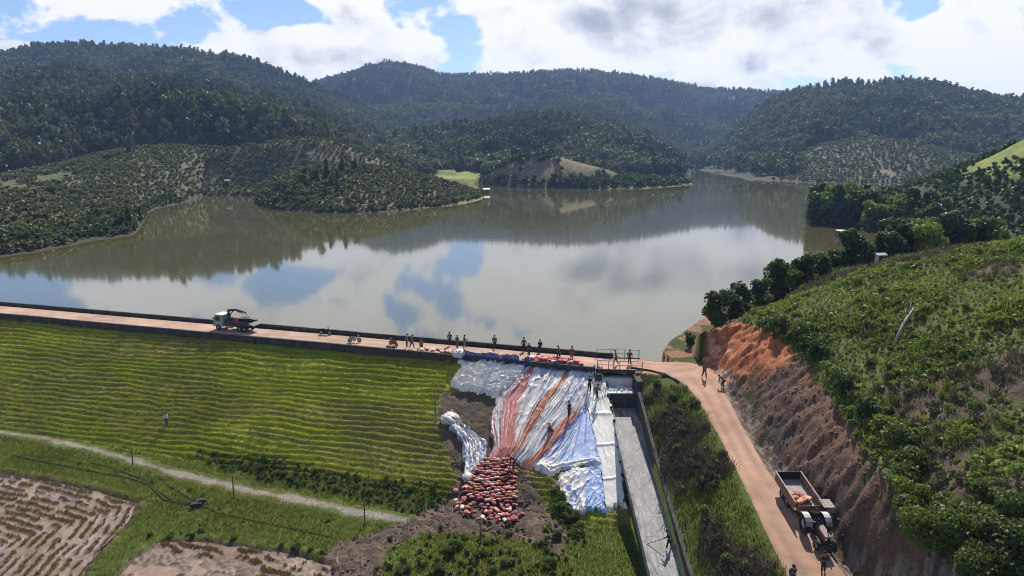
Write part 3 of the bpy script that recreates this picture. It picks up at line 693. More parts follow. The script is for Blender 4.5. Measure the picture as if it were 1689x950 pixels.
def chute():
    root = empty('spillway', (chute_l(71), 71, chute_z(71)), 0, 'concrete spillway chute with wet cracked floor and dark side wall', 'spillway')
    ox, oy, oz = root.location
    m, T = newmat('chute_floor')
    gp = T.n('ShaderNodeNewGeometry').outputs['Position']
    mp = T.n('ShaderNodeMapping', i={0: gp, 3: (3.2, .45, 1)}).outputs[0]
    n1 = T.n('ShaderNodeTexNoise', i={'Vector': mp, 'Scale': 1.0, 'Detail': 9.0, 'Roughness': .75}).outputs[0]
    n3 = T.n('ShaderNodeTexNoise', i={'Vector': gp, 'Scale': 5.0, 'Detail': 6.0, 'Roughness': .75}).outputs[0]
    vo = T.n('ShaderNodeTexVoronoi', feature='DISTANCE_TO_EDGE', i={'Vector': T.n('ShaderNodeMapping', i={0: gp, 3: (.55, .22, 1)}).outputs[0], 'Scale': 1.0}).outputs[0]
    cc = T.mix(T.ramp(n1, .35, .65), (.095, .093, .09), (.40, .39, .375))
    cc = T.mix(T.ramp(n3, .45, .7, 0, .7), cc, (.085, .08, .075))
    cc = T.mix(T.ramp(vo, .0, .02, .7, 0), cc, (.05, .05, .045))
    p = T.n('ShaderNodeBsdfPrincipled', i={'Base Color': cc, 'Roughness': T.ramp(n1, .3, .7, .6, .9)})
    T.nt.links.new(T.n('ShaderNodeBump', i={'Strength': .8, 'Distance': .04, 'Height': n3}).outputs[0], p.inputs['Normal'])
    fin(T, p.outputs[0])
    ys = np.linspace(72.6, 38, 60)
    def strip(name, fx0, fx1, fz0, fz1, mat, yy=ys):
        mb = MB()
        for k in range(len(yy)-1):
            a, b = yy[k], yy[k+1]
            P = [(fx0(a), a, fz0(a)), (fx1(a), a, fz0(a)), (fx1(b), b, fz0(b)), (fx0(b), b, fz0(b)),
                 (fx0(a), a, fz1(a)), (fx1(a), a, fz1(a)), (fx1(b), b, fz1(b)), (fx0(b), b, fz1(b))]
            i = len(mb.v); mb.v += [(q[0]-ox, q[1]-oy, q[2]-oz) for q in P]
            for q in ((4, 5, 6, 7), (0, 3, 7, 4), (1, 5, 6, 2)): mb.f.append([i+j for j in q])
            if k == 0: mb.f.append([i, i+4, i+5, i+1])
        return mb.build(name, mat, root)
    strip('chute_floor', lambda y: chute_l(y)-.05, lambda y: chute_r(y)+.05, lambda y: chute_z(y)-.3, lambda y: chute_z(y), m)
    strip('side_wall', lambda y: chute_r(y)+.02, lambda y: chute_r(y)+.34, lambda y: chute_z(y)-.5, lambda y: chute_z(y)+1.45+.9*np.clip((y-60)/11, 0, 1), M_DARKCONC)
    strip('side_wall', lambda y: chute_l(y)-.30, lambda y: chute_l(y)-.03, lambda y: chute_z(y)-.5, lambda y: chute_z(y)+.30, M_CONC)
    # weir under the bridge: apron, rough sill, dark drop wall
    xl, xr = chute_l(71), chute_r(71)
    def bx(name, x0, x1, y0, y1, z0, z1, mat, bevel=.02):
        return MB().box(((x0+x1)/2-ox, (y0+y1)/2-oy, (z0+z1)/2-oz), (x1-x0, y1-y0, z1-z0)).build(name, mat, root, bevel)
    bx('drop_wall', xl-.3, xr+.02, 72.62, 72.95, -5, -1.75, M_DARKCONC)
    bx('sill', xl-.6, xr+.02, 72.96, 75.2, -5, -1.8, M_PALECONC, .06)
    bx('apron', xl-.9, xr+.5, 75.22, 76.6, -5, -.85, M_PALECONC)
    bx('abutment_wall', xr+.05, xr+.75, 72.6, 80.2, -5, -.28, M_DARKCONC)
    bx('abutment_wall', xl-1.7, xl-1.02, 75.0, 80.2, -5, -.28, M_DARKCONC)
    mb = MB()                                    # rough broken water on the sill
    for k in range(46):
        mb.box((random.uniform(xl-.3, xr-.2)-ox, random.uniform(73.6, 75.1)-oy, -1.76-oz), (random.uniform(.15, .5), random.uniform(.12, .3), random.uniform(.08, .3)), Euler((0, 0, random.uniform(0, 3))).to_matrix(), .5)
    mb.build('foam', plain('foam_white', (.75, .75, .74), .5), root)
chute()

def bridge():
    x0, x1 = BRL-.2, BRR+.5
    c = dam_pt(DL+2.2, -2.2, 0); L = 5.4
    root = empty('spillway_bridge', c, RZ_DAM*.35, 'small concrete road bridge with thin steel railings over the spillway', 'bridge')
    MB().box((0, 0, -.14), (L, 4.5, .30)).build('deck', M_ROAD and plain('deck_dirt', (.42, .25, .18), .9, var=.2, scale=2), root, .02)
    for sy in (-1, 1):
        MB().box((0, sy*2.36, -.12), (L, .2, .46)).build('edge_beam', M_DARKCONC, root, .02)
        g = MB()
        for k in range(5 if sy < 0 else 4): g.tube([(-L/2+.15+k*(L-.3)/(4 if sy < 0 else 3), sy*2.36, .1), (-L/2+.15+k*(L-.3)/(4 if sy < 0 else 3), sy*2.36, 1.12)], .05, 6)
        for zz in (.62, 1.1): g.tube([(-L/2+.1, sy*2.36, zz), (L/2-.1, sy*2.36, zz)], .035, 6)
        g.build('railing', M_STEEL, root)
    # culvert cable kerb on the right of the bridge
    k = MB().tube([at_z(1041, 606, .12), at_z(1072, 611, .08), at_z(1098, 618, .05), at_z(1120, 630, -.05)], .12, 6)
    tag(k.build('kerb_pipe', M_DARKCONC), 'dark pipe edging the outer bend of the dirt road beside the bridge', 'pipe')
bridge()

# ------------------------------------------------------------------ vegetation
def quads_cloud(C, Rr, n, size, seed, flat=0.75, fill=0.5, up=0.35, aspect=1.0, curl=True):
    """n leaf clumps spread through blobs; returns verts, quads, tint per face"""
    g = np.random.default_rng(seed); C = np.asarray(C, float); Rr = np.asarray(Rr, float)
    w = Rr**2; w /= w.sum(); k = g.choice(len(C), n, p=w)
    d = g.normal(size=(n, 3)); d /= np.linalg.norm(d, axis=1, keepdims=True)
    d[:, 2] = np.where((d[:, 2] < -.35) & (g.random(n) < .7), -d[:, 2], d[:, 2])
    r = Rr[k]*(fill+(1-fill)*g.random(n)**.6)*g.normal(1, .08, n)
    p = C[k]+d*r[:, None]*np.array([1, 1, flat])
    nr = d*.6+g.normal(size=(n, 3))*.75; nr[:, 2] += up; nr /= np.linalg.norm(nr, axis=1, keepdims=True)
    a = np.cross(nr, g.normal(size=(n, 3))); a /= np.linalg.norm(a, axis=1, keepdims=True); b = np.cross(nr, a)
    s = size*g.uniform(.55, 1.35, n)[:, None]
    q = np.stack([p-a*s-b*s*aspect*.35, p+b*s*-aspect*.9+a*s*.1, p+a*s+b*s*aspect*.3, p+b*s*aspect-a*s*.1], 1)
    q += g.normal(size=q.shape)*size*.14
    tint = np.clip(g.normal(.45, .22, n)+.25*(g.random(len(C))[k]-.5), 0, 1)
    return q.reshape(-1, 3), np.arange(n*4).reshape(n, 4), tint
def set_tint(me, tint):
    at = me.attributes.new('tint', 'FLOAT', 'FACE'); at.data.foreach_set('value', np.asarray(tint, np.float32))
def leafmesh(name, C, Rr, n, size, seed, mat, **kw):
    v, f, t = quads_cloud(C, Rr, n, size, seed, **kw)
    me = mesh_np(name, v, f, smooth=False, mats=[mat]); set_tint(me, t); return me
def trunk_mesh(h, r, seed, spread=.35, n=6, sides=6, fork=.45):
    g = random.Random(seed); mb = MB()
    pts = [Vector((0, 0, -.5))]; x = y = 0
    for k in range(1, 6):
        x += g.uniform(-.03, .03)*h; y += g.uniform(-.03, .03)*h; pts.append(Vector((x, y, h*k/5)))
    mb.tube(pts, [r*1.25, r, r*.85, r*.65, r*.45, r*.2], sides)
    for k in range(n):
        t = fork+(.95-fork)*k/n; i = min(int(t*5), 4); b = pts[i].lerp(pts[i+1], t*5-i) if i < 5 else pts[5]
        a = g.uniform(0, 6.28); L = h*spread*g.uniform(.7, 1.1)*(1.1-t*.5)
        e = b+Vector((math.cos(a)*L, math.sin(a)*L, L*g.uniform(.35, .8)))
        m_ = b.lerp(e, .5)+Vector((0, 0, L*.08)); mb.tube([b, m_, e], [r*.42, r*.28, r*.1], 5)
    return mb.mesh('trunk', smooth=True)
def crown_blobs(h, cr, kind, g):
    C, Q = [], []
    if kind == 'round':
        for k in range(9):
            a = g.uniform(0, 6.28); rr = cr*.62*g.random()**.5
            C.append((math.cos(a)*rr, math.sin(a)*rr, h*(.20+.64*k/8)*g.uniform(.9, 1.05))); Q.append(cr*g.uniform(.40, .58))
        C.append((0, 0, h*.62)); Q.append(cr*.66)
    elif kind == 'tall':
        for k in range(10):
            a = g.uniform(0, 6.28); t = k/9; rr = cr*.45*g.random()*(1-.5*t)
            C.append((math.cos(a)*rr, math.sin(a)*rr, h*(.20+.70*t))); Q.append(cr*g.uniform(.36, .54)*(1.15-.55*t))
    elif kind == 'pine':
        for k in range(11):
            t = k/10; a = g.uniform(0, 6.28); rr = cr*(.75-.45*t)*g.uniform(.3, 1)
            C.append((math.cos(a)*rr, math.sin(a)*rr, h*(.50+.47*t))); Q.append(cr*g.uniform(.26, .40)*(1.1-.4*t))
    elif kind == 'bush':
        for k in range(7):
            a = g.uniform(0, 6.28); rr = cr*.55*g.random()**.5
            C.append((math.cos(a)*rr, math.sin(a)*rr, h*g.uniform(.25, .70))); Q.append(cr*g.uniform(.32, .52))
    return C, Q
def whole_tree_mesh(name, h, cr, kind, n, size, seed, leaf, bark=M_BARK, simple=True, tr=.16):
    g = random.Random(seed); C, Q = crown_blobs(h, cr, kind, g)
    v, f, t = quads_cloud(C, Q, n, size, seed)
    vs_, fs_ = [v], [f]; mi = [np.zeros(len(f))]; tt = [t]
    if tr:
        mb = MB(); mb.tube([(0, 0, -1), (g.uniform(-.2, .2), g.uniform(-.2, .2), h*.45), (0, 0, h*.88)], [tr*1.2, tr, tr*.3], 4, cap=False)
        o = len(v); vs_.append(np.array(mb.v)); q = np.array(mb.f)+o; fs_.append(q); mi.append(np.ones(len(q))); tt.append(np.full(len(q), .3))
    me = mesh_np(name, np.concatenate(vs_), np.concatenate(fs_), smooth=False, mats=[leaf, bark], midx=np.concatenate(mi))
    set_tint(me, np.concatenate(tt)); return me

def scatter(name, pts, scl, rot, var, protos, kind='stuff', tilt=None):
    """one object that carries countless small plants or clods as instances of the given meshes"""
    pts = np.asarray(pts, np.float32); n = len(pts)
    me = bpy.data.meshes.new(name); me.vertices.add(n); me.vertices.foreach_set('co', pts.ravel())
    for nm, ty, arr in (('scl', 'FLOAT', scl), ('var', 'INT', var)):
        at = me.attributes.new(nm, ty, 'POINT'); at.data.foreach_set('value', np.asarray(arr, np.int32 if ty == 'INT' else np.float32))
    rv = np.zeros((n, 3), np.float32); rv[:, 2] = rot
    if tilt is not None: rv[:, :2] = tilt
    at = me.attributes.new('rotv', 'FLOAT_VECTOR', 'POINT'); at.data.foreach_set('vector', rv.ravel())
    o = link(name, me)
    c = bpy.data.collections.new(name+'_shapes')
    for k, pm in enumerate(protos): c.objects.link(bpy.data.objects.new('%s_shape_%02d' % (name, k), pm))
    ng = bpy.data.node_groups.new(name, 'GeometryNodeTree')
    ng.interface.new_socket('Geometry', in_out='INPUT', socket_type='NodeSocketGeometry'); ng.interface.new_socket('Geometry', in_out='OUTPUT', socket_type='NodeSocketGeometry')
    N = ng.nodes; L = ng.links
    gi, go = N.new('NodeGroupInput'), N.new('NodeGroupOutput'); ip = N.new('GeometryNodeInstanceOnPoints'); ci = N.new('GeometryNodeCollectionInfo')
    mp = N.new('GeometryNodeMeshToPoints')
    ci.inputs['Collection'].default_value = c; ci.inputs['Separate Children'].default_value = True; ci.inputs['Reset Children'].default_value = True
    def attr(nm, ty):
        a = N.new('GeometryNodeInputNamedAttribute'); a.data_type = ty; a.inputs[0].default_value = nm
        return a.outputs[0]
    L.new(gi.outputs[0], mp.inputs[0]); L.new(mp.outputs[0], ip.inputs['Points']); L.new(ci.outputs[0], ip.inputs['Instance'])
    ip.inputs['Pick Instance'].default_value = True
    L.new(attr('var', 'INT'), ip.inputs['Instance Index']); L.new(attr('scl', 'FLOAT'), ip.inputs['Scale'])
    L.new(attr('rotv', 'FLOAT_VECTOR'), ip.inputs['Rotation']); L.new(ip.outputs[0], go.inputs[0])
    md = o.modifiers.new('scatter', 'NODES'); md.node_group = ng
    o['kind'] = kind
    return o

def jgrid(x0, x1, y0, y1, d, seed, jit=.45):
    g = np.random.default_rng(seed)
    X, Y = np.meshgrid(np.arange(x0, x1, d), np.arange(y0, y1, d))
    X = X+g.uniform(-jit, jit, X.shape)*d; Y = Y+g.uniform(-jit, jit, Y.shape)*d
    return X.ravel(), Y.ravel()
def inframe(x, y, z, m=120):
    px, py = proj(x, y, z); return (px > -m) & (px < 1689+m) & (py < 950+m)

# -- shapes of far trees and bushes
FT = [whole_tree_mesh('forest_tree_shape', h, cr, k, n, s, 100+i, M_FOREST, tr=.2) for i, (h, cr, k, n, s) in enumerate(
      ((12, 5.6, 'round', 170, 1.05), (14, 5.6, 'round', 170, 1.05), (10, 5.2, 'round', 150, 1.0), (15, 5.0, 'tall', 170, 1.0), (17, 5.2, 'pine', 170, .95), (19, 5.4, 'pine', 170, .95)))]
CB = [whole_tree_mesh('coffee_bush_shape', 1.9, 1.15, 'bush', 46, .34, 200+i, M_COFFEE, tr=0) for i in range(4)]
SB = [whole_tree_mesh('shrub_shape', h, cr, 'bush', 80, .42, 210+i, M_LEAF, tr=0) for i, (h, cr) in enumerate(((2.4, 1.5), (3.2, 1.8), (4.2, 2.0)))]

def far_vegetation():
    picks = []                                         # every forest tree: x, y, z, scale, variant, pixel size
    spec = [('far_left', 6.2), ('spur_left', 5.4), ('far_mid', 7.6), ('mid_spur', 6.4), ('far_right', 5.8), ('pine_hill', 4.9), ('mid_forest', 5.2)]
    nx = max(l[1] for l in spec)
    for nm, d in spec:
        l = LAYERS[LI[nm]]; yc = float(np.max(l.yc(np.linspace(-.8, .8, 50)))); y0 = float(np.min(l.yf(np.linspace(-.8, .8, 50))))
        X, Y = jgrid(-.82*(yc+60), .82*(yc+60), y0-40, yc+60, d, 300+LI[nm])
        u = X/Y; k = np.abs(u) < .82; X, Y, u = X[k], Y[k], u[k]
        z, idd = far_z(X, Y, True)
        k = (idd == LI[nm]) & (z > 1.5) & (Y < l.yc(u)+90) & inframe(X, Y, z)
        gap = fbm(X/70, Y/70, 3, 77+LI[nm]); k &= poly_sd(X, Y, RICE) > 3
        k &= gap > (.12 if nm == 'pine_hill' else .25)
        X, Y, z = X[k], Y[k], z[k]; n = len(X)
        pineness = fbm(X/120, Y/120, 2, 5)+(.10 if nm in ('pine_hill', 'mid_forest') else 0)
        var = np.where(rng.random(n) < np.clip((pineness-.40)*4, .08, .85), rng.integers(3, 6, n), rng.integers(0, 3, n))
        sc = rng.uniform(.5, 1.28, n)*(.80 if nm in ('far_mid', 'far_left', 'far_right', 'mid_spur') else .84)
        picks.append(np.stack([X, Y, z, sc, var, sc*15/np.hypot(Y, X)], 1))
    P = np.concatenate(picks); P = P[np.argsort(-P[:, 5])]
    # the ones that show largest stand as single trees, the rest as one wood
    near, rest = P[:170], P[170:]
    sng = []
    for i, m_ in enumerate(FT):
        pass
    for r in near:
        k = int(r[4]); o = link('forest_tree', FT[k]); o.location = r[:3]; o.scale = (r[3],)*3; o.rotation_euler = (0, 0, rng.uniform(0, 6.28))
        wh = 'on the wooded hill left of the lake' if r[0] < 0 else 'on the wooded hills beyond the lake'
        tag(o, ('tall pine with a bare lower trunk ' if k > 2 else 'dark broad crowned tree ')+wh, 'tree', 'single trees of the forest '+wh)
    tag(scatter('forest', rest[:, :3], rest[:, 3], rng.uniform(0, 6.28, len(rest)), rest[:, 4], FT), 'dense dark forest covering the hills and mountains round the lake', 'forest')
    print('forest', len(rest))
    # coffee in rows
    B = []
    for nm, d in (('coffee_left', 2.5), ('left_bank', 2.1), ('peninsula', 2.2), ('coffee_back', 2.5), ('coffee_far_right', 3.6)):
        l = LAYERS[LI[nm]]; yc = float(np.max(l.yc(np.linspace(-.8, .8, 50)))); y0 = float(np.min(l.yf(np.linspace(-.8, .8, 50))))
        X, Y = jgrid(-.80*yc, .80*yc, max(y0, 120), yc+25, d, 400+LI[nm], .42)
        u = X/Y; k = np.abs(u) < .80; X, Y = X[k], Y[k]
        z, idd = far_z(X, Y, True); k = (idd == LI[nm]) & (z > -1.75) & inframe(X, Y, z, 60) & (Y < l.yc(X/Y)+20)
        k &= (fbm(X/30, Y/30, 3, 9) > .27)
        k &= (((z+3*fbm(X/30, Y/30, 2, 61))/1.9) % 1.0 < .66) | (rng.random(len(X)) < .25)
        X, Y, z = X[k], Y[k], z[k]
        # rows along the contour: pull points to height steps
        n = len(X); sc = rng.uniform(.7, 1.45, n)*(1.5 if nm == 'coffee_far_right' else 1.12)
        B.append(np.stack([X, Y, z, sc, rng.integers(0, 4, n), sc*2/np.hypot(X, Y)], 1))
    B = np.concatenate(B); B = B[np.argsort(-B[:, 5])]
    near, rest = B[:150], B[150:]
    for r in near:
        o = link('coffee_bush', CB[int(r[4])]); o.location = r[:3]; o.scale = (r[3]*1.05,)*3; o.rotation_euler = (0, 0, rng.uniform(0, 6.28))
        tag(o, 'low dark coffee bush in the plantation on the near left bank', 'bush', 'coffee bushes on the near left bank')
    tag(scatter('coffee_plantation', rest[:, :3], rest[:, 3], rng.uniform(0, 6.28, len(rest)), rest[:, 4], CB), 'rows of low coffee bushes on the hills round the lake', 'coffee bushes')
    print('coffee', len(rest))
    # shrubs: island hill, backland, shore fringe, grove hill
    S = []
    for nm, d in (('island_hill', 3.6), ('grove_point', 3.0), ('backland', 7.0)):
        l = LAYERS[LI[nm]]
        x0, x1, y0, y1 = {'island_hill': (-60, 260, 400, 620), 'grove_point': (80, 300, 150, 340), 'backland': (-120, 560, 430, 850)}[nm]
        X, Y = jgrid(x0, x1, y0, y1, d, 500+LI[nm]); z, idd = far_z(X, Y, True)
        k = (idd == LI[nm]) & (z > -1.6) & inframe(X, Y, z, 60)
        dens = fbm(X/28, Y/28, 4, 19)
        if nm == 'island_hill': k &= (dens > .60-.17*(X > 48)) | (z < 4)
        elif nm == 'grove_point': k &= (dens > .33+.018*np.clip(z-13, 0, 12))
        else: k &= dens > .47
        k &= poly_sd(X, Y, RICE) > 2
        X, Y, z = X[k], Y[k], z[k]; n = len(X); sc = rng.uniform(.6, 1.3, n)*(1.5 if nm != 'grove_point' else .85)
        S.append(np.stack([X, Y, z, sc, rng.integers(0, 3, n)], 1))
    # fringe along the left banks and peninsula
    for nm, lo, hi, s0 in (('coffee_left', -1.6, 1.2, 1.0), ('left_bank', -1.7, .3, .9), ('peninsula', -1.6, .2, .9)):
        l = LAYERS[LI[nm]]
        X, Y = jgrid(-360, 60, 130, 520, 2.2, 520+LI[nm]); z, idd = far_z(X, Y, True)
        k = (idd == LI[nm]) & (z > lo) & (z < hi) & inframe(X, Y, z, 60) & (fbm(X/14, Y/14, 3, 23) > .46)
        X, Y, z = X[k], Y[k], z[k]; n = len(X); S.append(np.stack([X, Y, z, rng.uniform(.5, 1.15, n)*s0, rng.integers(0, 3, n)], 1))
    S = np.concatenate(S)
    tag(scatter('far_shrubs', S[:, :3], S[:, 3], rng.uniform(0, 6.28, len(S)), S[:, 4], SB), 'dense dark scrub along the far shores and low hills', 'scrub')
    print('shrubs', len(S))
far_vegetation()

# -- single trees that show their trunk and crown
def tree_kind(name, h, cr, kind, n, size, seed, leaf, r=.22, bark=M_BARK, spread=.32):
    g = random.Random(seed); C, Q = crown_blobs(h, cr, kind, g)
    return (trunk_mesh(h*.86, r, seed, spread), leafmesh('crown', C, Q, n, size, seed, leaf), bark)
TK = {
 'dark': [tree_kind('d', 8, 3.3, 'round', 1700, .30, 600+i, M_LEAF) for i in range(3)],
 'bright': [tree_kind('b', 8, 3.4, 'round', 1700, .30, 610+i, M_BRIGHT) for i in range(2)],
 'tall': [tree_kind('t', 11, 3.2, 'tall', 1500, .33, 620+i, M_LEAF) for i in range(2)],
 'pine': [tree_kind('p', 18, 3.6, 'pine', 900, .42, 630+i, M_FOREST, .25, spread=.2) for i in range(2)],
 'bush': [tree_kind('s', 2.6, 1.7, 'bush', 1100, .115, 640+i, M_MID if i else M_LEAF, .06) for i in range(3)],
 'light_bush': [tree_kind('l', 2.2, 1.5, 'bush', 1000, .105, 650+i, M_BRIGHT, .05) for i in range(3)],
 'big_leaf': [tree_kind('g', 4.6, 3.0, 'bush', 5000, .13, 660+i, M_MID, .10) for i in range(2)],
}
def plant(kind, p, s, label, cat, group=None, name='tree', sz=1.0):
    t, c, bark = random.choice(TK[kind])
    root = empty(name, p, random.uniform(0, 6.28), label, cat, group); root.scale = (s, s, s*sz)
    link('trunk' if cat == 'tree' else 'stem', t, bark, root); link('crown' if cat == 'tree' else 'foliage', c, None, root)
    return root
def shore_trees():
    hz = lambda x, y: float(Z(np.array([x]), np.array([y]))[0])
    # a row of dark trees on the bank above the red cutting: px, distance, scale, kind, label
    row = [(1186, 88, .72, 'dark', 'dark round tree at the water edge just above the red cutting'),
           (1228, 97, .62, 'dark', 'small dark tree second from the red cutting along the bank'),
           (1278, 104, .84, 'dark', 'bushy dark tree with a pale gap behind it on the bank'),
           (1320, 108, .78, 'dark', 'dark tree on the bank between two rounder ones'),
           (1352, 112, .62, 'dark', 'low dark tree filling the bank beside the tallest one'),
           (1404, 116, .95, 'dark', 'tallest dark tree of the near bank, in front of the raft'),
           (1442, 122, .66, 'tall', 'narrow dark tree beside the small white shed'),
           (1300, 106, .6, 'bright', 'green tree with lighter crown among the dark bank trees'), (1375, 115, .6, 'dark', 'low dark tree left of the tallest bank tree'),
           (1424, 119, .7, 'dark', 'dark tree just right of the tallest bank tree'), (1468, 124, .8, 'dark', 'dark tree right of the small white shed on the bank'),
           (1210, 92, .55, 'dark', 'small dark tree between the two trees nearest the cutting'), (1254, 100, .6, 'dark', 'small dark tree left of the bushy one on the bank'),
           (1142, 84.5, .26, 'dark', 'tiny dark tree at the waterline beyond the bridge')]
    for px, Y, s, k, lb in row:
        w = at_y(px, 480, Y); plant(k, (w[0], Y, hz(w[0], Y)-.2), s, lb, 'tree', 'trees along the near bank')
    # trees in the dip of the inlet
    for i in range(60):
        px = random.uniform(1470, 1640); Y = random.uniform(118, 165); w = at_y(px, 420, Y); zz = hz(w[0], Y)
        if zz < -1.5: continue
        k = random.choice(['bright', 'dark', 'bright', 'bright', 'dark']); s = random.uniform(.7, 1.2)
        plant(k, (w[0], Y, zz-.2), s, {'bright': 'yellow green round tree in the dip behind the grassy slope', 'dark': 'dark round tree in the dip behind the grassy slope', 'tall': 'narrow dark tree in the dip behind the grassy slope'}[k], 'tree', 'trees in the dip behind the grassy slope')
    # grove on the point across the inlet
    for px, Y, s, k, lb in ((1352, 295, 1.75, 'bright', 'large bright topped tree on the outer tip of the wooded point'), (1378, 300, 1.9, 'bright', 'tall bright tree second from the tip of the wooded point'),
                            (1402, 304, 1.8, 'bright', 'broad bright tree behind the tip of the wooded point'), (1344, 290, 1.3, 'dark', 'dark lower tree overhanging the water at the point')):
        Y = ym(Y); w = at_y(px, 370, Y); plant(k, (w[0], Y, max(hz(w[0], Y), -2)-.2), s*.85, lb, 'tree', 'bright trees at the tip of the point')
    for i in range(95):
        t = random.random(); px = 1340+t*210; Y = ym(284-60*t+random.uniform(0, 46)*(1-.4*t)); w = at_y(px, 380, Y); zz = hz(w[0], Y)
        if zz < -2.1: continue
        k = random.choice(['dark', 'dark', 'tall', 'dark', 'bright']); plant(k, (w[0], Y, zz-.3), random.uniform(1.0, 1.7)*(1-.3*t), 'dark tree in the grove along the far side of the inlet' if k != 'bright' else 'lighter green tree in the grove along the far side of the inlet', 'tree', 'grove along the far side of the inlet')
    # left bank and scattered pines
    for px, Y, s, k, lb in ((205, 205, .9, 'tall', 'slim tree on the end of the left bank at the water'), (188, 203, .8, 'dark', 'round dark tree on the end of the left bank'), (225, 207, .7, 'tall', 'thin tree nearest the water on the left bank'),
                            (160, 195, .45, 'dark', 'low round tree on the left shoreline'), (80, 330, 1.0, 'dark', 'lone dark tree among coffee rows on the left'),
                            (226, 560, 1.7, 'pine', 'lone tall pine standing on the open coffee knoll'), (218, 545, .9, 'dark', 'small dark tree on the brow of the coffee knoll'),
                            (452, 385, .8, 'dark', 'dark tree at the tip of the peninsula shoreline'), (470, 388, .7, 'dark', 'dark low tree on the peninsula shoreline'),
                            (540, 430, 1.1, 'tall', 'tall tree on the wooded crown of the peninsula'), (520, 425, 1.1, 'dark', 'dark tree on the crown of the peninsula'), (565, 440, 1.0, 'tall', 'slender tree on the peninsula ridge'), (500, 420, .9, 'bright', 'light green tree on the peninsula ridge'), (585, 450, .9, 'dark', 'dark tree right of the peninsula crown')):
        Y = ym(Y); w = at_y(px, 300, Y); zz = float(far_z(np.array([w[0]]), np.array([Y]))[0])
        while zz < -1.2 and Y < 600: Y += 2; w = at_y(px, 300, Y); zz = float(far_z(np.array([w[0]]), np.array([Y]))[0])
        plant(k, (w[0], Y, zz-.2), s*.8, lb, 'tree')
    for i in range(26):
        px = random.uniform(462, 560); Y = ym(random.uniform(375, 440)); w = at_y(px, 310, Y); zz = float(far_z(np.array([w[0]]), np.array([Y]))[0])
        if zz > -1: plant(random.choice(['dark', 'bright', 'tall']), (w[0], Y, zz-.2), random.uniform(.35, .65), 'small tree in the rough wood on the left flank of the peninsula', 'tree', 'small trees on the left flank of the peninsula')
    for i in range(22):
        px = random.uniform(800, 1148); Y = ym(np.interp(px, [800, 960, 1148], [745, 700, 790])+random.uniform(0, 25)); w = at_y(px, 305, Y); zz = float(far_z(np.array([w[0]]), np.array([Y]))[0])
        if zz > -2.2: plant('dark', (w[0], Y, zz-.2), random.uniform(.5, .95), 'dark tree on the shore of the low island hill', 'tree', 'trees on the shore of the low island hill')
shore_trees()

# -- near slopes
def blade_mesh(name, n, h, w, seed, mat, spread=.2, lean=.5):
    g = np.random.default_rng(seed); a = g.uniform(0, 6.28, n); p = g.normal(size=(n, 2))*spread
    hh = h*g.uniform(.5, 1.2, n); ln = g.uniform(.1, lean, n)*hh
    ca, sa = np.cos(a), np.sin(a); b = g.uniform(0, 6.28, n)
    base = np.stack([p[:, 0], p[:, 1], np.zeros(n)], 1); side = np.stack([ca, sa, np.zeros(n)], 1)*(w*g.uniform(.6, 1.2, n))[:, None]
    tip = base+np.stack([np.cos(b)*ln, np.sin(b)*ln, hh], 1); mid = base+(tip-base)*np.array([.4, .4, .62])
    v = np.stack([base-side, base+side, mid+side*.8, mid-side*.8, tip, tip], 1)[:, :5]
    V = v.reshape(-1, 3); i = np.arange(n)[:, None]*5
    f = np.concatenate([i+np.array([[0, 1, 2, 3]]), i+np.array([[3, 2, 4, 4]])], 0)
    me = bpy.data.meshes.new(name); me.from_pydata(V.tolist(), [], [list(dict.fromkeys(q)) for q in f.tolist()]); me.materials.append(mat)
    set_tint(me, np.tile(np.clip(g.normal(.5, .25, n), 0, 1), 2)); return me
TUFT = [blade_mesh('tuft', 12, .26, .035, 700+i, M_GRASS, .16, .8) for i in range(4)]
TURF = [blade_mesh('turf_tuft', 12, .22, .035, 740+i, M_TURF, .18, .9) for i in range(4)]
WEED = [leafmesh('weed', *crown_blobs(.8, .55, 'bush', random.Random(710+i)), 60, .11, 710+i, M_WEED, up=.6) for i in range(4)]+[blade_mesh('tall_grass', 26, .7, .05, 720, M_WEED, .22, .9)]
DRY = [blade_mesh('dry_stalks', 30, .8, .03, 730+i, M_DRY, .3, 1.2) for i in range(2)]+[leafmesh('dry_clump', *crown_blobs(.9, .6, 'bush', random.Random(735)), 60, .10, 735, M_DRY)]
def clod_mesh(seed, mat):
    bm = bmesh.new(); bmesh.ops.create_icosphere(bm, subdivisions=1, radius=.5); g = random.Random(seed)
    for v in bm.verts: v.co *= g.uniform(.7, 1.25); v.co.z *= .7
    me = bpy.data.meshes.new('clod'); bm.to_mesh(me); bm.free(); me.materials.append(mat); return me
CLOD = [clod_mesh(i, plain('clod_%d' % i, c, .95, var=.3, scale=4)) for i, c in enumerate(((.16, .085, .055), (.10, .068, .05), (.20, .095, .055)))]

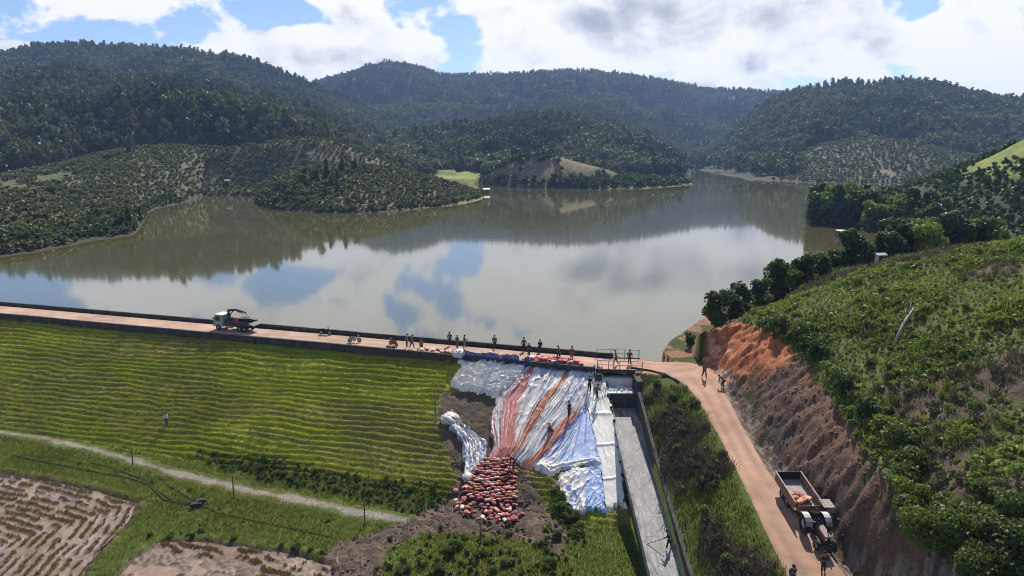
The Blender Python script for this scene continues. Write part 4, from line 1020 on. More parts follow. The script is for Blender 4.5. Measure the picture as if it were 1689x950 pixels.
def near_vegetation():
    def sc(name, X, Y, z, s, protos, var, label, cat):
        o = scatter(name, np.stack([X, Y, z], 1), s, rng.uniform(0, 6.28, len(X)), var, protos); tag(o, label, cat); print(name, len(X)); return o
    # weeds over the right hill
    X, Y = jgrid(20, 96, 24, 122, .48, 800); z = near_z(X, Y); x0 = np.interp(Y, HY, HX)
    n6 = fbm(X*.08, Y*.08, 4, 41); n4 = fbm(X*.5, Y*.5, 5, 21)
    dark = sstep(n6+.2*(n4-.5), .60, .70)
    z = z+(n4-.5)*.9*(X > x0)+(n6-.5)*3.0*np.clip((X-x0)/8, 0, 1)
    k = (X > x0-.4) & (z > -1.7) & inframe(X, Y, z, 700) & (rng.random(len(X)) > .62*dark)
    X, Y, z, dk = X[k], Y[k], z[k], dark[k]; n = len(X)
    big = fbm(X*.22, Y*.22, 3, 43)
    sc('ground_weeds', X, Y, z-.05, rng.uniform(.5, 1.15, n)*(.55+.6*sstep(big, .45, .68)), WEED, np.where(rng.random(n) < .25, 4, rng.integers(0, 4, n)), 'low green weeds covering the hillside right of the road', 'weeds')
    # dry brown patches of the hill and the bank beside the chute
    k = (dk > .5) & (rng.random(n) < .55); m1 = np.stack([X[k], Y[k], z[k]], 1)
    Xb, Yb = jgrid(12, 22, 30, 72, .42, 801); zb = near_z(Xb, Yb); cr, rl = chute_r(Yb), road_l(Yb)
    nb4 = fbm(Xb*.5, Yb*.5, 5, 21); zb = zb+(nb4-.5)*.7; nb6 = fbm(Xb*.08, Yb*.08, 4, 41)
    t = (Xb-cr)/(rl-cr); dry = nb4*.6+nb6*.4+.12*np.exp(-((t-.55)/.25)**2)
    kb = (t > .12) & (t < .95)
    kd = kb & (dry > .545); m2 = np.stack([Xb[kd], Yb[kd], zb[kd]], 1)
    M = np.concatenate([m1, m2]); n = len(M)
    sc('dry_scrub', M[:, 0], M[:, 1], M[:, 2]-.05, rng.uniform(.5, 1.25, n), DRY, rng.integers(0, 3, n), 'dry brown scrub patches on the slopes beside the road', 'dry scrub')
    kg = kb & (dry <= .57)
    # grass: chute banks, dam face, field
    G = [np.stack([Xb[kg], Yb[kg], zb[kg], np.full(kg.sum(), 1.25)], 1)]
    A = rng.uniform(-20, DL+5, 60000); S = rng.uniform(.4, 17.4, 60000)
    ph = S*1.118/.82+2.6*fbm(A*.045, S*.11, 4, 2)+1.1*fbm(A*.22, S*.45, 3, 27)+.035*A; r = (.5+.5*np.sin(2*math.pi*ph))**1.6
    xd = DA[0]+dd[0]*A+dn[0]*S; yd = DA[1]+dd[1]*A+dn[1]*S
    er = np.minimum(np.minimum(poly_sd(xd, yd, ERODE), poly_sd(xd, yd, MUDP)), poly_sd(xd, yd, COVER))
    k = (xd < chute_l(yd)-.5) & (rng.random(60000) < (.35+.65*r)*(.45+.9*fbm(A*.11, S*.3, 3, 66))) & (er > .2)
    zd = near_z(xd, yd)+r*(.05+.40*fbm(A*.13, S*.35, 3, 4)**1.3)-.04
    k &= inframe(xd, yd, zd, 30)
    n = int(k.sum()); sc('dam_turf', xd[k], yd[k], zd[k]-.02, rng.uniform(.4, .95, n), TURF, rng.integers(0, 4, n), 'short yellow green turf growing in rows on the dam face', 'turf')
    Xf, Yf = jgrid(-75, 13, 36, 92, .36, 803); s, _ = dam_s(Xf, Yf); zf = near_z(Xf, Yf)
    bad = np.minimum(np.minimum(poly_sd(Xf, Yf, PADDY1), poly_sd(Xf, Yf, PADDY2))-.3, np.minimum(np.minimum(poly_sd(Xf, Yf, MUDP), poly_sd(Xf, Yf, COVER)-.3), line_d(Xf, Yf, PATHP)-.55))
    k = (s > 17.2) & (Xf < chute_l(Yf)-.4) & (bad > 0) & inframe(Xf, Yf, zf, 30)
    G.append(np.stack([Xf[k], Yf[k], zf[k], np.full(k.sum(), .95)], 1))
    G = np.concatenate(G); n = len(G)
    sc('grass', G[:, 0], G[:, 1], G[:, 2]-.02, G[:, 3]*rng.uniform(.6, 1.3, n), TUFT, rng.integers(0, 4, n), 'short green grass of the valley floor and spillway bank', 'grass')
    X, Y = jgrid(-60, 2, 55, 85, .55, 806); dk = poly_sd(X, Y, DARKW)+1.2*(fbm(X*.5, Y*.5, 3, 5)-.5); k = (dk < .3) & (line_d(X, Y, PATHP) > 1.3) & (rng.random(len(X)) < .95); X, Y = X[k], Y[k]; n = len(X)
    Xs, Ys = jgrid(-20, 10, 44, 66, .5, 807); ks = (poly_sd(Xs, Ys, ROUGH)+1.5*(fbm(Xs*.5, Ys*.5, 3, 67)-.5) < 0) & (poly_sd(Xs, Ys, COVER) > .8) & (rng.random(len(Xs)) < .26); X, Y = np.r_[X, Xs[ks]], np.r_[Y, Ys[ks]]; n = len(X)
    sc('toe_scrub', X, Y, near_z(X, Y)-.05, rng.uniform(.09, .20, n), SB+DRY[2:3], np.where(rng.random(n) < .15, 3, rng.integers(0, 3, n)), 'dark scrub at the toe of the dam and below the sandbags', 'scrub')
    # clods on the cut slope and rubble below the tarpaulins
    X, Y = rng.uniform(20, 34, 9000), rng.uniform(28, 86, 9000); x0 = np.interp(Y, HY, HX); rr = road_r(Y)
    k = (X > rr+.9) & (X < x0) & (rng.random(len(X)) < .8); X, Y = X[k], Y[k]; z = near_z(X, Y)
    xb = np.where(Y < 80, rr[k]+1.3, np.interp(Y, SHY, SHX)); tc = np.clip((X-xb)/np.maximum(x0[k]-xb, .5), 0, 1)
    gul = np.abs(2*fbm(Y*.55+X*.12, X*.12, 4, 51)-1)
    z = z+(fbm(X*1.7, Y*1.7, 4, 31)-.5)*1.0+(fbm(X*.5, Y*.5, 5, 21)-.5)*.7-(gul-.3)*.45*np.sin(tc*math.pi)
    red = poly_sd(X, Y, REDC) < 0
    k = ~red | (rng.random(len(X)) < .15); X, Y, z, tc = X[k], Y[k], z[k], tc[k]; n = len(X)
    var = np.where(fbm(X*.22, Y*.22, 4, 61) > .56, 1, np.where(rng.random(n) < tc*.4, 2, 0))
    Xm, Ym = jgrid(-14, 9, 44, 72, .42, 805); mm = np.minimum(poly_sd(Xm, Ym, MUDP), poly_sd(Xm, Ym, ERODE)); km = (mm < .3) & (poly_sd(Xm, Ym, COVER) > .3) & (rng.random(len(Xm)) < .7); Xm, Ym = Xm[km], Ym[km]
    zm = near_z(Xm, Ym); n2 = len(Xm)
    sc('soil_clods', np.r_[X, Xm], np.r_[Y, Ym], np.r_[z, zm], np.r_[rng.uniform(.05, .14, n)+.28*rng.random(n)**7, rng.uniform(.10, .4, n2)], CLOD, np.r_[var, rng.integers(0, 2, n2)], 'loose clods of soil on the cut slope and washed out ground', 'soil')
near_vegetation()

def bushes():
    hz = lambda x, y: float(near_z(np.array([x]), np.array([y]))[0])
    # shrubs along the rim of the cut
    for px, py, k, s in ((1262, 545, 'bush', .9), (1290, 548, 'bush', 1.2), (1312, 560, 'bush', 1.2), (1330, 580, 'bush', 1.0), (1352, 592, 'bush', 1.1), (1372, 622, 'light_bush', 1.0), (1392, 650, 'bush', 1.2), (1412, 668, 'light_bush', .9), (1432, 690, 'bush', 1.0), (1452, 715, 'light_bush', 1.1), (1475, 745, 'bush', 1.2), (1490, 785, 'bush', 1.25), (1500, 830, 'light_bush', 1.1), (1510, 870, 'bush', 1.2)):
        p = hit(px, py); plant(k, p-[0, 0, .15], s*.85, 'dark shrub overhanging the rim of the red soil cut' if k == 'bush' else 'light green shrub on the rim of the red soil cut', 'shrub', 'shrubs on the rim of the cut', 'shrub')
    # big leafy bushes in the near right corner
    for px, py, s in ((1530, 930, .70), (1590, 900, .8), (1660, 930, .8), (1620, 960, .7), (1560, 860, .55), (1680, 860, .6), (1640, 830, .5)):
        p = hit(px, py); plant('big_leaf', p-[0, 0, .4], s, 'big dark leafy bush in the near right corner of the hillside', 'shrub', 'big leafy bushes in the near right corner', 'leafy_bush')
    # shrubs spread over the hill
    cnt = 0
    while cnt < 120:
        px, py = random.uniform(1300, 1740), random.uniform(415, 900)
        p = hit(px, py)
        if p[0] < np.interp(p[1], HY, HX)+.5 or p[1] > 122: continue
        k = random.choice(['bush', 'light_bush', 'light_bush']); s = random.uniform(.18, .46)
        plant(k, p-[0, 0, .1], s, 'dark shrub among the weeds of the right hillside' if k == 'bush' else 'light green shrub among the weeds of the right hillside', 'shrub', 'shrubs spread over the right hillside', 'shrub'); cnt += 1
    for i in range(46):
        px = random.uniform(1175, 1470); py = np.interp(px, [1170, 1200, 1260, 1330, 1400, 1470], [530, 512, 498, 474, 450, 436])+random.uniform(-12, 10)
        Y = np.interp(px, [1170, 1230, 1300, 1400, 1470], [88, 97, 106, 116, 122])+random.uniform(-3, 4); w = at_y(px, py, Y); zz = hz(w[0], Y)
        if zz < -1.9: continue
        plant(random.choice(['bush', 'bush', 'light_bush']), (w[0], Y, zz-.1), random.uniform(.5, 1.0), 'bush in the thicket along the near bank under the dark trees', 'shrub', 'thicket along the near bank', 'shrub')
    # bank between chute and road, toe of the dam, ditch edges
    for px, py, s in ((1085, 640, .8), (1110, 660, .7), (1100, 690, .8), (1125, 720, .9), (1120, 745, .9), (1140, 770, .7), (1160, 800, .7), (1165, 850, .8), (1185, 900, .8), (1205, 930, .9), (1230, 945, .8), (1095, 620, .4)):
        p = hit(px, py); plant('bush', p-[0, 0, .1], s*.55, 'low dark shrub on the bank between the spillway and the road', 'shrub', 'low shrubs between the spillway and the road', 'shrub')
    for i in range(40):
        t = random.random(); px = 330+t*390+random.uniform(-8, 8); py = np.interp(px, [330, 450, 600, 720], [757, 775, 812, 812])+random.uniform(-10, 14)
        p = hit(px, py); plant('bush', p-[0, 0, .1], random.uniform(.18, .38), 'dark low shrub in the strip of scrub at the toe of the dam', 'shrub', 'strip of dark scrub at the toe of the dam', 'shrub')
    for i in range(34):
        px, py = random.uniform(640, 930), random.uniform(872, 948); p = hit(px, py)
        plant(random.choice(['bush', 'light_bush']), p-[0, 0, .1], random.uniform(.2, .45), 'small shrub on the rough ground below the sandbags', 'shrub', 'small shrubs below the sandbags', 'shrub')
    for i in range(16):
        t = random.random(); p = hit(900+t*60+random.uniform(-10, 10), 800+t*90)
        plant('bush', p-[0, 0, .1], random.uniform(.3, .5), 'dark shrub in the gully beside the lowest tarpaulin', 'shrub', 'dark shrubs in the gully', 'shrub')
    for i in range(16):
        t = random.random(); px = 20+t*560; py = np.interp(px, [0, 240, 420, 600], [735, 790, 832, 868])+random.uniform(-3, 6); p = hit(px, py)
        plant('light_bush', p-[0, 0, .05], random.uniform(.12, .26), 'small green tuft bush below the gravel path', 'shrub', 'small bushes below the gravel path', 'shrub')
    for i in range(26):
        t = random.random(); px = 235+t*320; py = np.interp(px, [235, 330, 450, 555], [888, 882, 898, 918])+random.uniform(-4, 4); p = hit(px, py)
        plant('bush', p-[0, 0, .05], random.uniform(.12, .26), 'dark low bush on the bund above the right paddy', 'shrub', 'dark bushes on the paddy bund', 'shrub')
    # fallen bare tree
    a, b = hit(1472, 574), hit(1506, 520); b = b+np.array([0, 0, .8]); mb = MB()
    A_, B_ = Vector(a), Vector(b); mid = A_.lerp(B_, .5)+Vector((0, 0, .5)); mb.tube([A_, mid, B_], [.16, .12, .06], 7)
    g = random.Random(3)
    for k in range(12):
        q = A_.lerp(B_, .45+.05*k); d = Vector((g.uniform(-1, 1), g.uniform(-.6, 1), g.uniform(.1, 1)))*g.uniform(.6, 1.6); mb.tube([q, q+d*.6, q+d+Vector((0, 0, .2))], [.05, .035, .012], 4)
    tag(mb.build('fallen_tree', M_PALEBARK, smooth=True), 'bare pale fallen tree lying up the right hillside', 'tree')
bushes()

# ------------------------------------------------------------------ tarpaulins on the slope
def tarp_mat():
    m, T = newmat('woven_plastic')
    c = T.n('ShaderNodeVertexColor', layer_name='col').outputs[0]
    gp = T.n('ShaderNodeNewGeometry').outputs['Position']
    n = T.n('ShaderNodeTexNoise', i={'Vector': gp, 'Scale': 3.0, 'Detail': 7.0, 'Roughness': .7}).outputs[0]
    cc = T.mix(T.ramp(n, .52, .75, 0, .45), c, (.35, .27, .21))
    p = T.n('ShaderNodeBsdfPrincipled', i={'Base Color': cc, 'Roughness': .42, 'Specular IOR Level': .45})
    T.nt.links.new(T.n('ShaderNodeBump', i={'Strength': .35, 'Distance': .03, 'Height': n}).outputs[0], p.inputs['Normal'])
    t = T.n('ShaderNodeBsdfTranslucent', i={'Color': cc})
    fin(T, T.n('ShaderNodeMixShader', i={0: .25, 1: p.outputs[0], 2: t.outputs[0]}).outputs[0]); return m
M_TARP = tarp_mat()
nh = lambda px, py: hit(px, py, 30, 123, near_z)
def rs1(P, n):
    P = np.asarray(P, float); s = np.r_[0, np.cumsum(np.hypot(*np.diff(P, axis=0).T))]; t = np.linspace(0, s[-1], n)
    return np.stack([np.interp(t, s, P[:, 0]), np.interp(t, s, P[:, 1])], 1)
def sheet(name, top, bottom, left, right, nu, nv, fold, paint, lift, label, solid=.02):
    k = 13; T_, B_, L_, R_ = (rs1(q, k) for q in (top, bottom, left, right))
    u = np.linspace(0, 1, k)[None, :, None]; v = np.linspace(0, 1, k)[:, None, None]
    C = (1-v)*T_[None]+v*B_[None]+(1-u)*L_[:, None]+u*R_[:, None]-((1-u)*(1-v)*T_[0]+u*(1-v)*T_[-1]+(1-u)*v*B_[0]+u*v*B_[-1])
    W = np.array([[nh(*C[i, j]) for j in range(k)] for i in range(k)])
    g = np.linspace(0, k-1, nv); h_ = np.linspace(0, k-1, nu)
    def up(A): A = np.stack([np.interp(g, np.arange(k), A[:, j]) for j in range(k)], 1); return np.stack([np.interp(h_, np.arange(k), A[i]) for i in range(nv)], 0)
    X, Y = up(W[..., 0]), up(W[..., 1])
    U, V = np.meshgrid(np.linspace(0, 1, nu), np.linspace(0, 1, nv))
    ed = np.minimum(np.minimum(U, 1-U), np.minimum(V, 1-V))
    jag = sstep(ed, .06, 0)
    X = X+jag*(fbm(U*14, V*14, 3, 3)-.5)*1.0; Y = Y+jag*(fbm(U*14, V*14, 3, 5)-.5)*1.0
    z = near_z(X, Y); zs = z.copy()
    for _ in range(4): zs[1:-1, 1:-1] = (zs[1:-1, 1:-1]*2+zs[:-2, 1:-1]+zs[2:, 1:-1]+zs[1:-1, :-2]+zs[1:-1, 2:])/6
    z = np.maximum(z, zs)+lift+fold(U, V, X, Y)*sstep(ed, -.01, .03)
    z = z-lift*.9*sstep(ed, .02, 0)
    o = np.array([X.mean(), Y.mean(), z.mean()])
    me = mesh_np(name, np.stack([X, Y, z], -1).reshape(-1, 3)-o, grid_faces(nv, nu), np.clip(paint(U, V, X, Y), 0, .95).reshape(-1, 3), mats=[M_TARP])
    ob = link(name, me, None, None, o)
    md = ob.modifiers.new('thickness', 'SOLIDIFY'); md.thickness = solid; md.offset = 1
    return tag(ob, label, 'tarpaulin', 'tarpaulins spread over the washed out slope')
ridge = lambda q: 1-np.abs(2*q-1)
WHT = np.array([.94, .895, .81]); BLU = np.array([.46, .59, .86]); VIO = np.array([.17, .18, .46]); REDT = np.array([.62, .16, .10]); ORG = np.array([.66, .27, .13]); PINK = np.array([.66, .36, .36])
def tarps():
    def f1(U, V, X, Y):
        q = V-.35*np.sin(U*5); return .34*ridge(fbm(U*13+V*12, V*1.8-U*1.2, 3, 1))**5+.16*ridge(fbm(U*26+V*20, V*3-U*2, 2, 6))**5+.22*ridge(fbm(U*3-V*2, V*8+U*3, 3, 2))**4+.25*fbm(U*3, V*3, 3, 3)
    def p1(U, V, X, Y):
        c = lerp3(WHT*.98, np.array([.78, .77, .77]), sstep(fbm(U*6, V*5, 3, 31), .5, .62)); e = V+.10*(fbm(U*20, V*6, 3, 4)-.5)
        return lerp3(VIO, c, sstep(e, .16, .25))
    sheet('tarpaulin', [(752, 587), (800, 591), (878, 600)], [(739, 637), (775, 648), (820, 657)], [(752, 587), (762, 611), (739, 637)], [(878, 600), (852, 630), (820, 657)], 200, 150, f1, p1, .12,
          'crumpled white tarpaulin with violet top hem, upper left of the covered slope')
    def f2(U, V, X, Y):
        w = U+.05*np.sin(V*4+U*7)
        a = ridge(fbm(w*30, V*1.6, 3, 11))**4; b = ridge(fbm(w*70, V*2.2, 3, 12))**3
        return (.34*a+.10*b)*(.55+.45*V)+.2*ridge(fbm(U*10, V*9, 3, 13))**3*(1-V)
    def p2(U, V, X, Y):
        base = lerp3(np.array([.60, .59, .60]), WHT*.97, sstep(fbm(U*22, V*2, 3, 14), .42, .58))
        base = lerp3(base, np.array([.52, .58, .80]), sstep(fbm(U*17+3, V*2, 3, 15), .56, .66)*.45)
        def streak(c0, c1, w0, w1, seed): return sstep(np.abs(U-(c0+(c1-c0)*V))/(w0+(w1-w0)*V)+1.1*(fbm(U*30, V*2.5, 3, seed)-.5), 1.0, .7)
        s1 = streak(.06, .27, .06, .28, 41); s2 = streak(.62, .42, .035, .14, 42); s3 = streak(.98, .90, .02, .12, 43)*sstep(V, .3, .5)
        s1 = s1*sstep(fbm(U*30-V*3, V*1.8, 3, 46)+.25*V, .49, .57); s2 = s2*sstep(fbm(U*44, V*1.8, 3, 47), .47, .55)
        base = lerp3(base, lerp3(REDT, PINK, fbm(U*40, V*3, 2, 44)), s1*.95)
        base = lerp3(base, ORG, s2*.9); base = lerp3(base, lerp3(ORG, PINK, .3), s3)
        base = lerp3(VIO*1.1, base, sstep(V+.06*(fbm(U*25, V*3, 3, 45)-.5), .04, .09))
        return lerp3(base, VIO*1.5, sstep(U, .93, .98)*sstep(V, .25, .12))
    sheet('tarpaulin', [(874, 599), (930, 604), (986, 608)], [(799, 774), (835, 768), (874, 772)], [(874, 599), (848, 630), (819, 656), (810, 702), (812, 745), (799, 774)],
          [(986, 608), (976, 650), (956, 690), (930, 718), (897, 755), (874, 772)], 300, 240, f2, p2, .17, 'long pleated tarpaulin with red and orange streaks fanning up from the sandbags')
    def f3(U, V, X, Y):
        w = U*.8+V*.2
        return .26*ridge(fbm(w*16, V*2, 3, 21))**2*sstep(U, .75, .15)+.07*ridge(fbm(U*5, V*7, 3, 22))**2+.30*ridge(fbm(U*3, V*20, 3, 23))**2*sstep(V, .8, .97)
    def p3(U, V, X, Y):
        c = lerp3(BLU, np.array([.58, .68, .90]), sstep(fbm(U*4, V*4, 4, 24), .4, .62))
        c = lerp3(c, VIO*1.5, sstep(fbm(U*16, V*2, 3, 25)+.35*(.35-U), .52, .62)*.8); c = lerp3(c, WHT, sstep(fbm(U*14+5, V*2.2, 3, 26)+.3*(.3-U), .52, .6)*.7)
        return lerp3(c, WHT*.95, sstep(V, .86, .93)*sstep(fbm(U*6, V*9, 3, 27), .4, .5))
    sheet('tarpaulin', [(957, 686), (965, 672), (974, 660)], [(876, 773), (906, 784), (944, 776), (991, 766)], [(957, 686), (930, 718), (898, 755), (876, 773)], [(974, 660), (982, 715), (991, 766)], 180, 170, f3, p3, .13,
          'light blue tarpaulin with a rumpled lower hem beside the plain white strip')
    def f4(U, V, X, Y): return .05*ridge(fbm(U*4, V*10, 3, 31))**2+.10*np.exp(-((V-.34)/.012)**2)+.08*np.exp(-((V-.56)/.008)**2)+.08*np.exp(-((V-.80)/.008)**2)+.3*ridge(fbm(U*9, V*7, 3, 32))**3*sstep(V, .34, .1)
    def p4(U, V, X, Y):
        c = lerp3(WHT*1.06, WHT*.96, fbm(U*3, V*6, 3, 33))
        c = lerp3(c, np.array([.62, .66, .80]), sstep(U, .14, .02)*sstep(V, .3, .5))
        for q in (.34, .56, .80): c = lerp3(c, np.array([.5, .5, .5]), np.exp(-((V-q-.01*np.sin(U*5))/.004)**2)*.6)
        return c
    sheet('tarpaulin', [(980, 609), (986, 609), (992, 610)], [(998, 843), (1015, 840), (1032, 835)], [(980, 609), (962, 652), (978, 715), (990, 772), (998, 843)], [(992, 610), (1004, 655), (1014, 700), (1023, 755), (1032, 835)], 70, 260, f4, p4, .22,
          'plain bright white tarpaulin strip along the edge of the spillway')
    def f5(U, V, X, Y): return .36*ridge(fbm(U*8+V*7, V*1.6-U*1.4, 3, 41))**3*sstep(U+.4*(1-V), 1.3, .4)+.10*ridge(fbm(U*4-V*3, V*6+U*4, 3, 42))**3
    def p5(U, V, X, Y):
        c = lerp3(WHT*.95, np.array([.62, .69, .88]), sstep(fbm(U*6+V*4, V*5, 3, 43), .45, .6)); return lerp3(c, BLU, sstep(U+.3*V, .68, .78))
    sheet('tarpaulin', [(922, 785), (950, 776), (991, 768)], [(945, 849), (970, 846), (999, 843)], [(922, 785), (920, 806), (945, 849)], [(991, 768), (999, 843)], 130, 120, f5, p5, .15, 'lowest tarpaulin, pale blue and white, folded back over the grass')
    def f6(U, V, X, Y): return .35*ridge(fbm(U*7, V*3, 3, 51))**2+.25*ridge(fbm(U*5, V*12, 3, 52))**2
    def p6(U, V, X, Y): return lerp3(WHT*.95, np.array([.36, .37, .56]), sstep(fbm(U*6, V*7, 3, 53), .56, .66)*.8)
    sheet('tarpaulin', [(732, 688), (745, 682), (754, 694)], [(764, 796), (775, 790), (796, 778)], [(732, 688), (742, 706), (764, 735), (766, 765), (764, 796)], [(754, 694), (760, 706), (800, 734), (802, 752), (796, 778)], 70, 150, f6, p6, .15,
          'narrow twisted rag of white and violet tarpaulin lying left of the sandbags')
    for px, py, s, lb in ((742, 694, 1.0, 'bundled knot of white and violet sheeting at the end of the twisted rag'), (757, 593, .8, 'rolled bundle of violet sheeting at the upper left corner of the tarpaulins'), (772, 790, .6, 'small heap of violet sheeting beside the sandbag pile')):
        p = nh(px, py); g = np.random.default_rng(int(px)); bm = bmesh.new(); bmesh.ops.create_icosphere(bm, subdivisions=4, radius=1.0)
        co = np.array([v.co[:] for v in bm.verts]); d = ridge(fbm(co[:, 0]*2.2+co[:, 2]*2+px, co[:, 1]*2.2, 4, 3)); 
        for v, q in zip(bm.verts, d): v.co = v.co*(.65+.5*q); v.co.z *= .6
        me = bpy.data.meshes.new('sheet_bundle'); bm.to_mesh(me); bm.free()
        cc = lerp3(VIO*1.3, WHT*.85, sstep(d, .45, .75)); ca = me.color_attributes.new('col', 'FLOAT_COLOR', 'POINT'); ca.data.foreach_set('color', np.c_[cc, np.ones(len(cc))].astype(np.float32).ravel())
        for q in me.polygons: q.use_smooth = True
        o = link('sheet_bundle', me, M_TARP, None, p+[0, 0, .25]); o.scale = (s, s, s); tag(o, lb, 'tarpaulin')
tarps()

# ------------------------------------------------------------------ sandbags, weights, cloth on the crest
def bag_mesh(mat, seed):
    bm = bmesh.new(); bmesh.ops.create_icosphere(bm, subdivisions=3, radius=1); g = random.Random(seed); px, py = g.uniform(0, 9), g.uniform(0, 9)
    for v in bm.verts:
        x, y, z = v.co; f = lambda q, e: math.copysign(abs(q)**e, q)
        v.co = Vector((f(x, .62)*.36, f(y, .62)*.23, f(z, .8)*.13*(1-.25*abs(x)**3)))
        v.co += Vector((0, 0, .03*math.sin(9*x+px)+.02*math.sin(13*y+py)))
    me = bpy.data.meshes.new('sandbag'); bm.to_mesh(me); bm.free(); me.materials.append(mat)
    for q in me.polygons: q.use_smooth = True
    return me
M_BAG = [plain('red_sack', (.34, .060, .05), .65, var=.3, scale=5, c2=(.46, .15, .12)), plain('pink_sack', (.52, .22, .19), .65, var=.2, scale=5), plain('orange_sack', (.46, .17, .08), .65, var=.2, scale=5), plain('pale_sack', (.66, .52, .48), .65, var=.2, scale=5), plain('dark_red_sack', (.24, .06, .055), .7, var=.3, scale=5)]
BAG = [bag_mesh(m, i) for i, m in enumerate(M_BAG)]
def sandbags():
    def put(p, k, rz, s, label, group, tilt=0.0):
        o = link('sandbag', BAG[k]); o.location = p; o.rotation_euler = (tilt+random.uniform(-.12, .12), random.uniform(-.15, .15), rz); o.scale = (s, s, s*1.1); return tag(o, label, 'sandbag', group)
    tl = -math.atan(.5)
    P = hits([(796, 762), (850, 764), (852, 800), (850, 838), (800, 832), (770, 822), (774, 792)], y1=120)
    xs = [p[0] for p in P]; ys = [p[1] for p in P]; row = 0; y = min(ys)
    while y < max(ys):
        x = min(xs)+(.31 if row % 2 else 0)
        while x < max(xs):
            if poly_sd(np.array([x]), np.array([y]), P)[0] < .1:
                jx, jy = x+random.uniform(-.06, .06), y+random.uniform(-.05, .05)
                z = float(near_z(np.array([jx]), np.array([jy]))[0])+.30+.25*random.random()
                k = random.choices([0, 1, 2, 3], [6, 3, 2.5 if y > np.mean(ys) else .5, 1])[0]
                put((jx, jy, z), k, random.uniform(-.3, .3), random.uniform(.74, .92), 'red or orange sandbag laid in the stepped stack below the tarpaulins', 'sandbags stacked below the tarpaulins', tl)
            x += .54
        y += .34; row += 1
    P = hits([(752, 812), (776, 800), (800, 836), (850, 838), (862, 852), (850, 864), (800, 864), (772, 856), (748, 838)], y1=120)
    xs = [p[0] for p in P]; ys = [p[1] for p in P]; n = 0
    while n < 80:
        x, y = random.uniform(min(xs), max(xs)), random.uniform(min(ys), max(ys))
        if poly_sd(np.array([x]), np.array([y]), P)[0] > 0: continue
        z = float(near_z(np.array([x]), np.array([y]))[0])+.15+.4*random.random()
        put((x, y, z), random.choices([0, 1, 3, 4], [4, 1.5, 1.6, 4])[0], random.uniform(0, 3.1), random.uniform(.62, .9), 'red sandbag tumbled in the heap at the foot of the stack', 'sandbags tumbled at the foot of the stack', random.uniform(-.5, .5)); n += 1
    # rows along the near edge of the crest road
    for i in range(70):
        t = random.random(); a = 71+ (DL-2.0-71)*t
        p = dam_pt(a, -.35-random.random()**1.5*.9, .16+(.2 if random.random() < .4 else 0))
        if random.random() < .25 and a < 80: continue
        put(p, random.choices([0, 1, 3, 4], [4, 2, 2.5, 2])[0], RZ_DAM+random.uniform(-.5, .5), random.uniform(.8, 1.05), 'red or pale sandbag in the line along the edge of the crest road', 'sandbags along the edge of the crest road')
    for px, py in ((641, 573), (648, 574), (727, 580), (733, 582), (740, 583), (746, 584), (722, 578), (738, 598), (744, 599)):
        p = nh(px, py); put(p+[0, 0, .15], random.choice([0, 4]), random.uniform(0, 3), .9, 'loose red sandbag lying on the crest left of the tarpaulins', 'loose sandbags left of the tarpaulins')
    # heap of red cloth on the crest
    c = dam_pt(DL-5.2, -1.2, .05); n = 60
    U, V = np.meshgrid(np.linspace(0, 1, n), np.linspace(0, 1, 24))
    ax = (U-.5)*6.2; ay = (V-.5)*1.7; X = c[0]+dd[0]*ax+dn[0]*ay; Y = c[1]+dd[1]*ax+dn[1]*ay
    e = np.minimum(np.minimum(U, 1-U)*4, np.minimum(V, 1-V)*2.2); zz = .08+np.clip(e, 0, 1)*.3*(.5+fbm(U*6, V*3, 3, 3))+.22*ridge(fbm(U*14, V*5, 3, 5))**2*np.clip(e, 0, 1)
    me = mesh_np('red_cloth', np.stack([X, Y, zz], -1).reshape(-1, 3), grid_faces(24, n)); tag(link('red_cloth', me, plain('red_cloth', (.55, .075, .085), .7, var=.2)), 'crumpled bright red sheet heaped on the crest road near the bridge', 'sheet')
    for i, (px, py) in enumerate(((1004, 657), (1009, 676), (1013, 698), (1017, 722), (1020, 742), (1024, 766), (1027, 788), (1030, 812), (1031, 830), (998, 640))):
        p = nh(px, py); o = MB().box((0, 0, .12), (.42, .3, .22), None, .85).build('weight_block', M_DARKCONC, None, .03, loc=p+[0, 0, .2], rz=i*.7)
        tag(o, 'small dark block holding down the spillway edge of the white tarpaulin', 'block', 'blocks holding down the white tarpaulin')
sandbags()

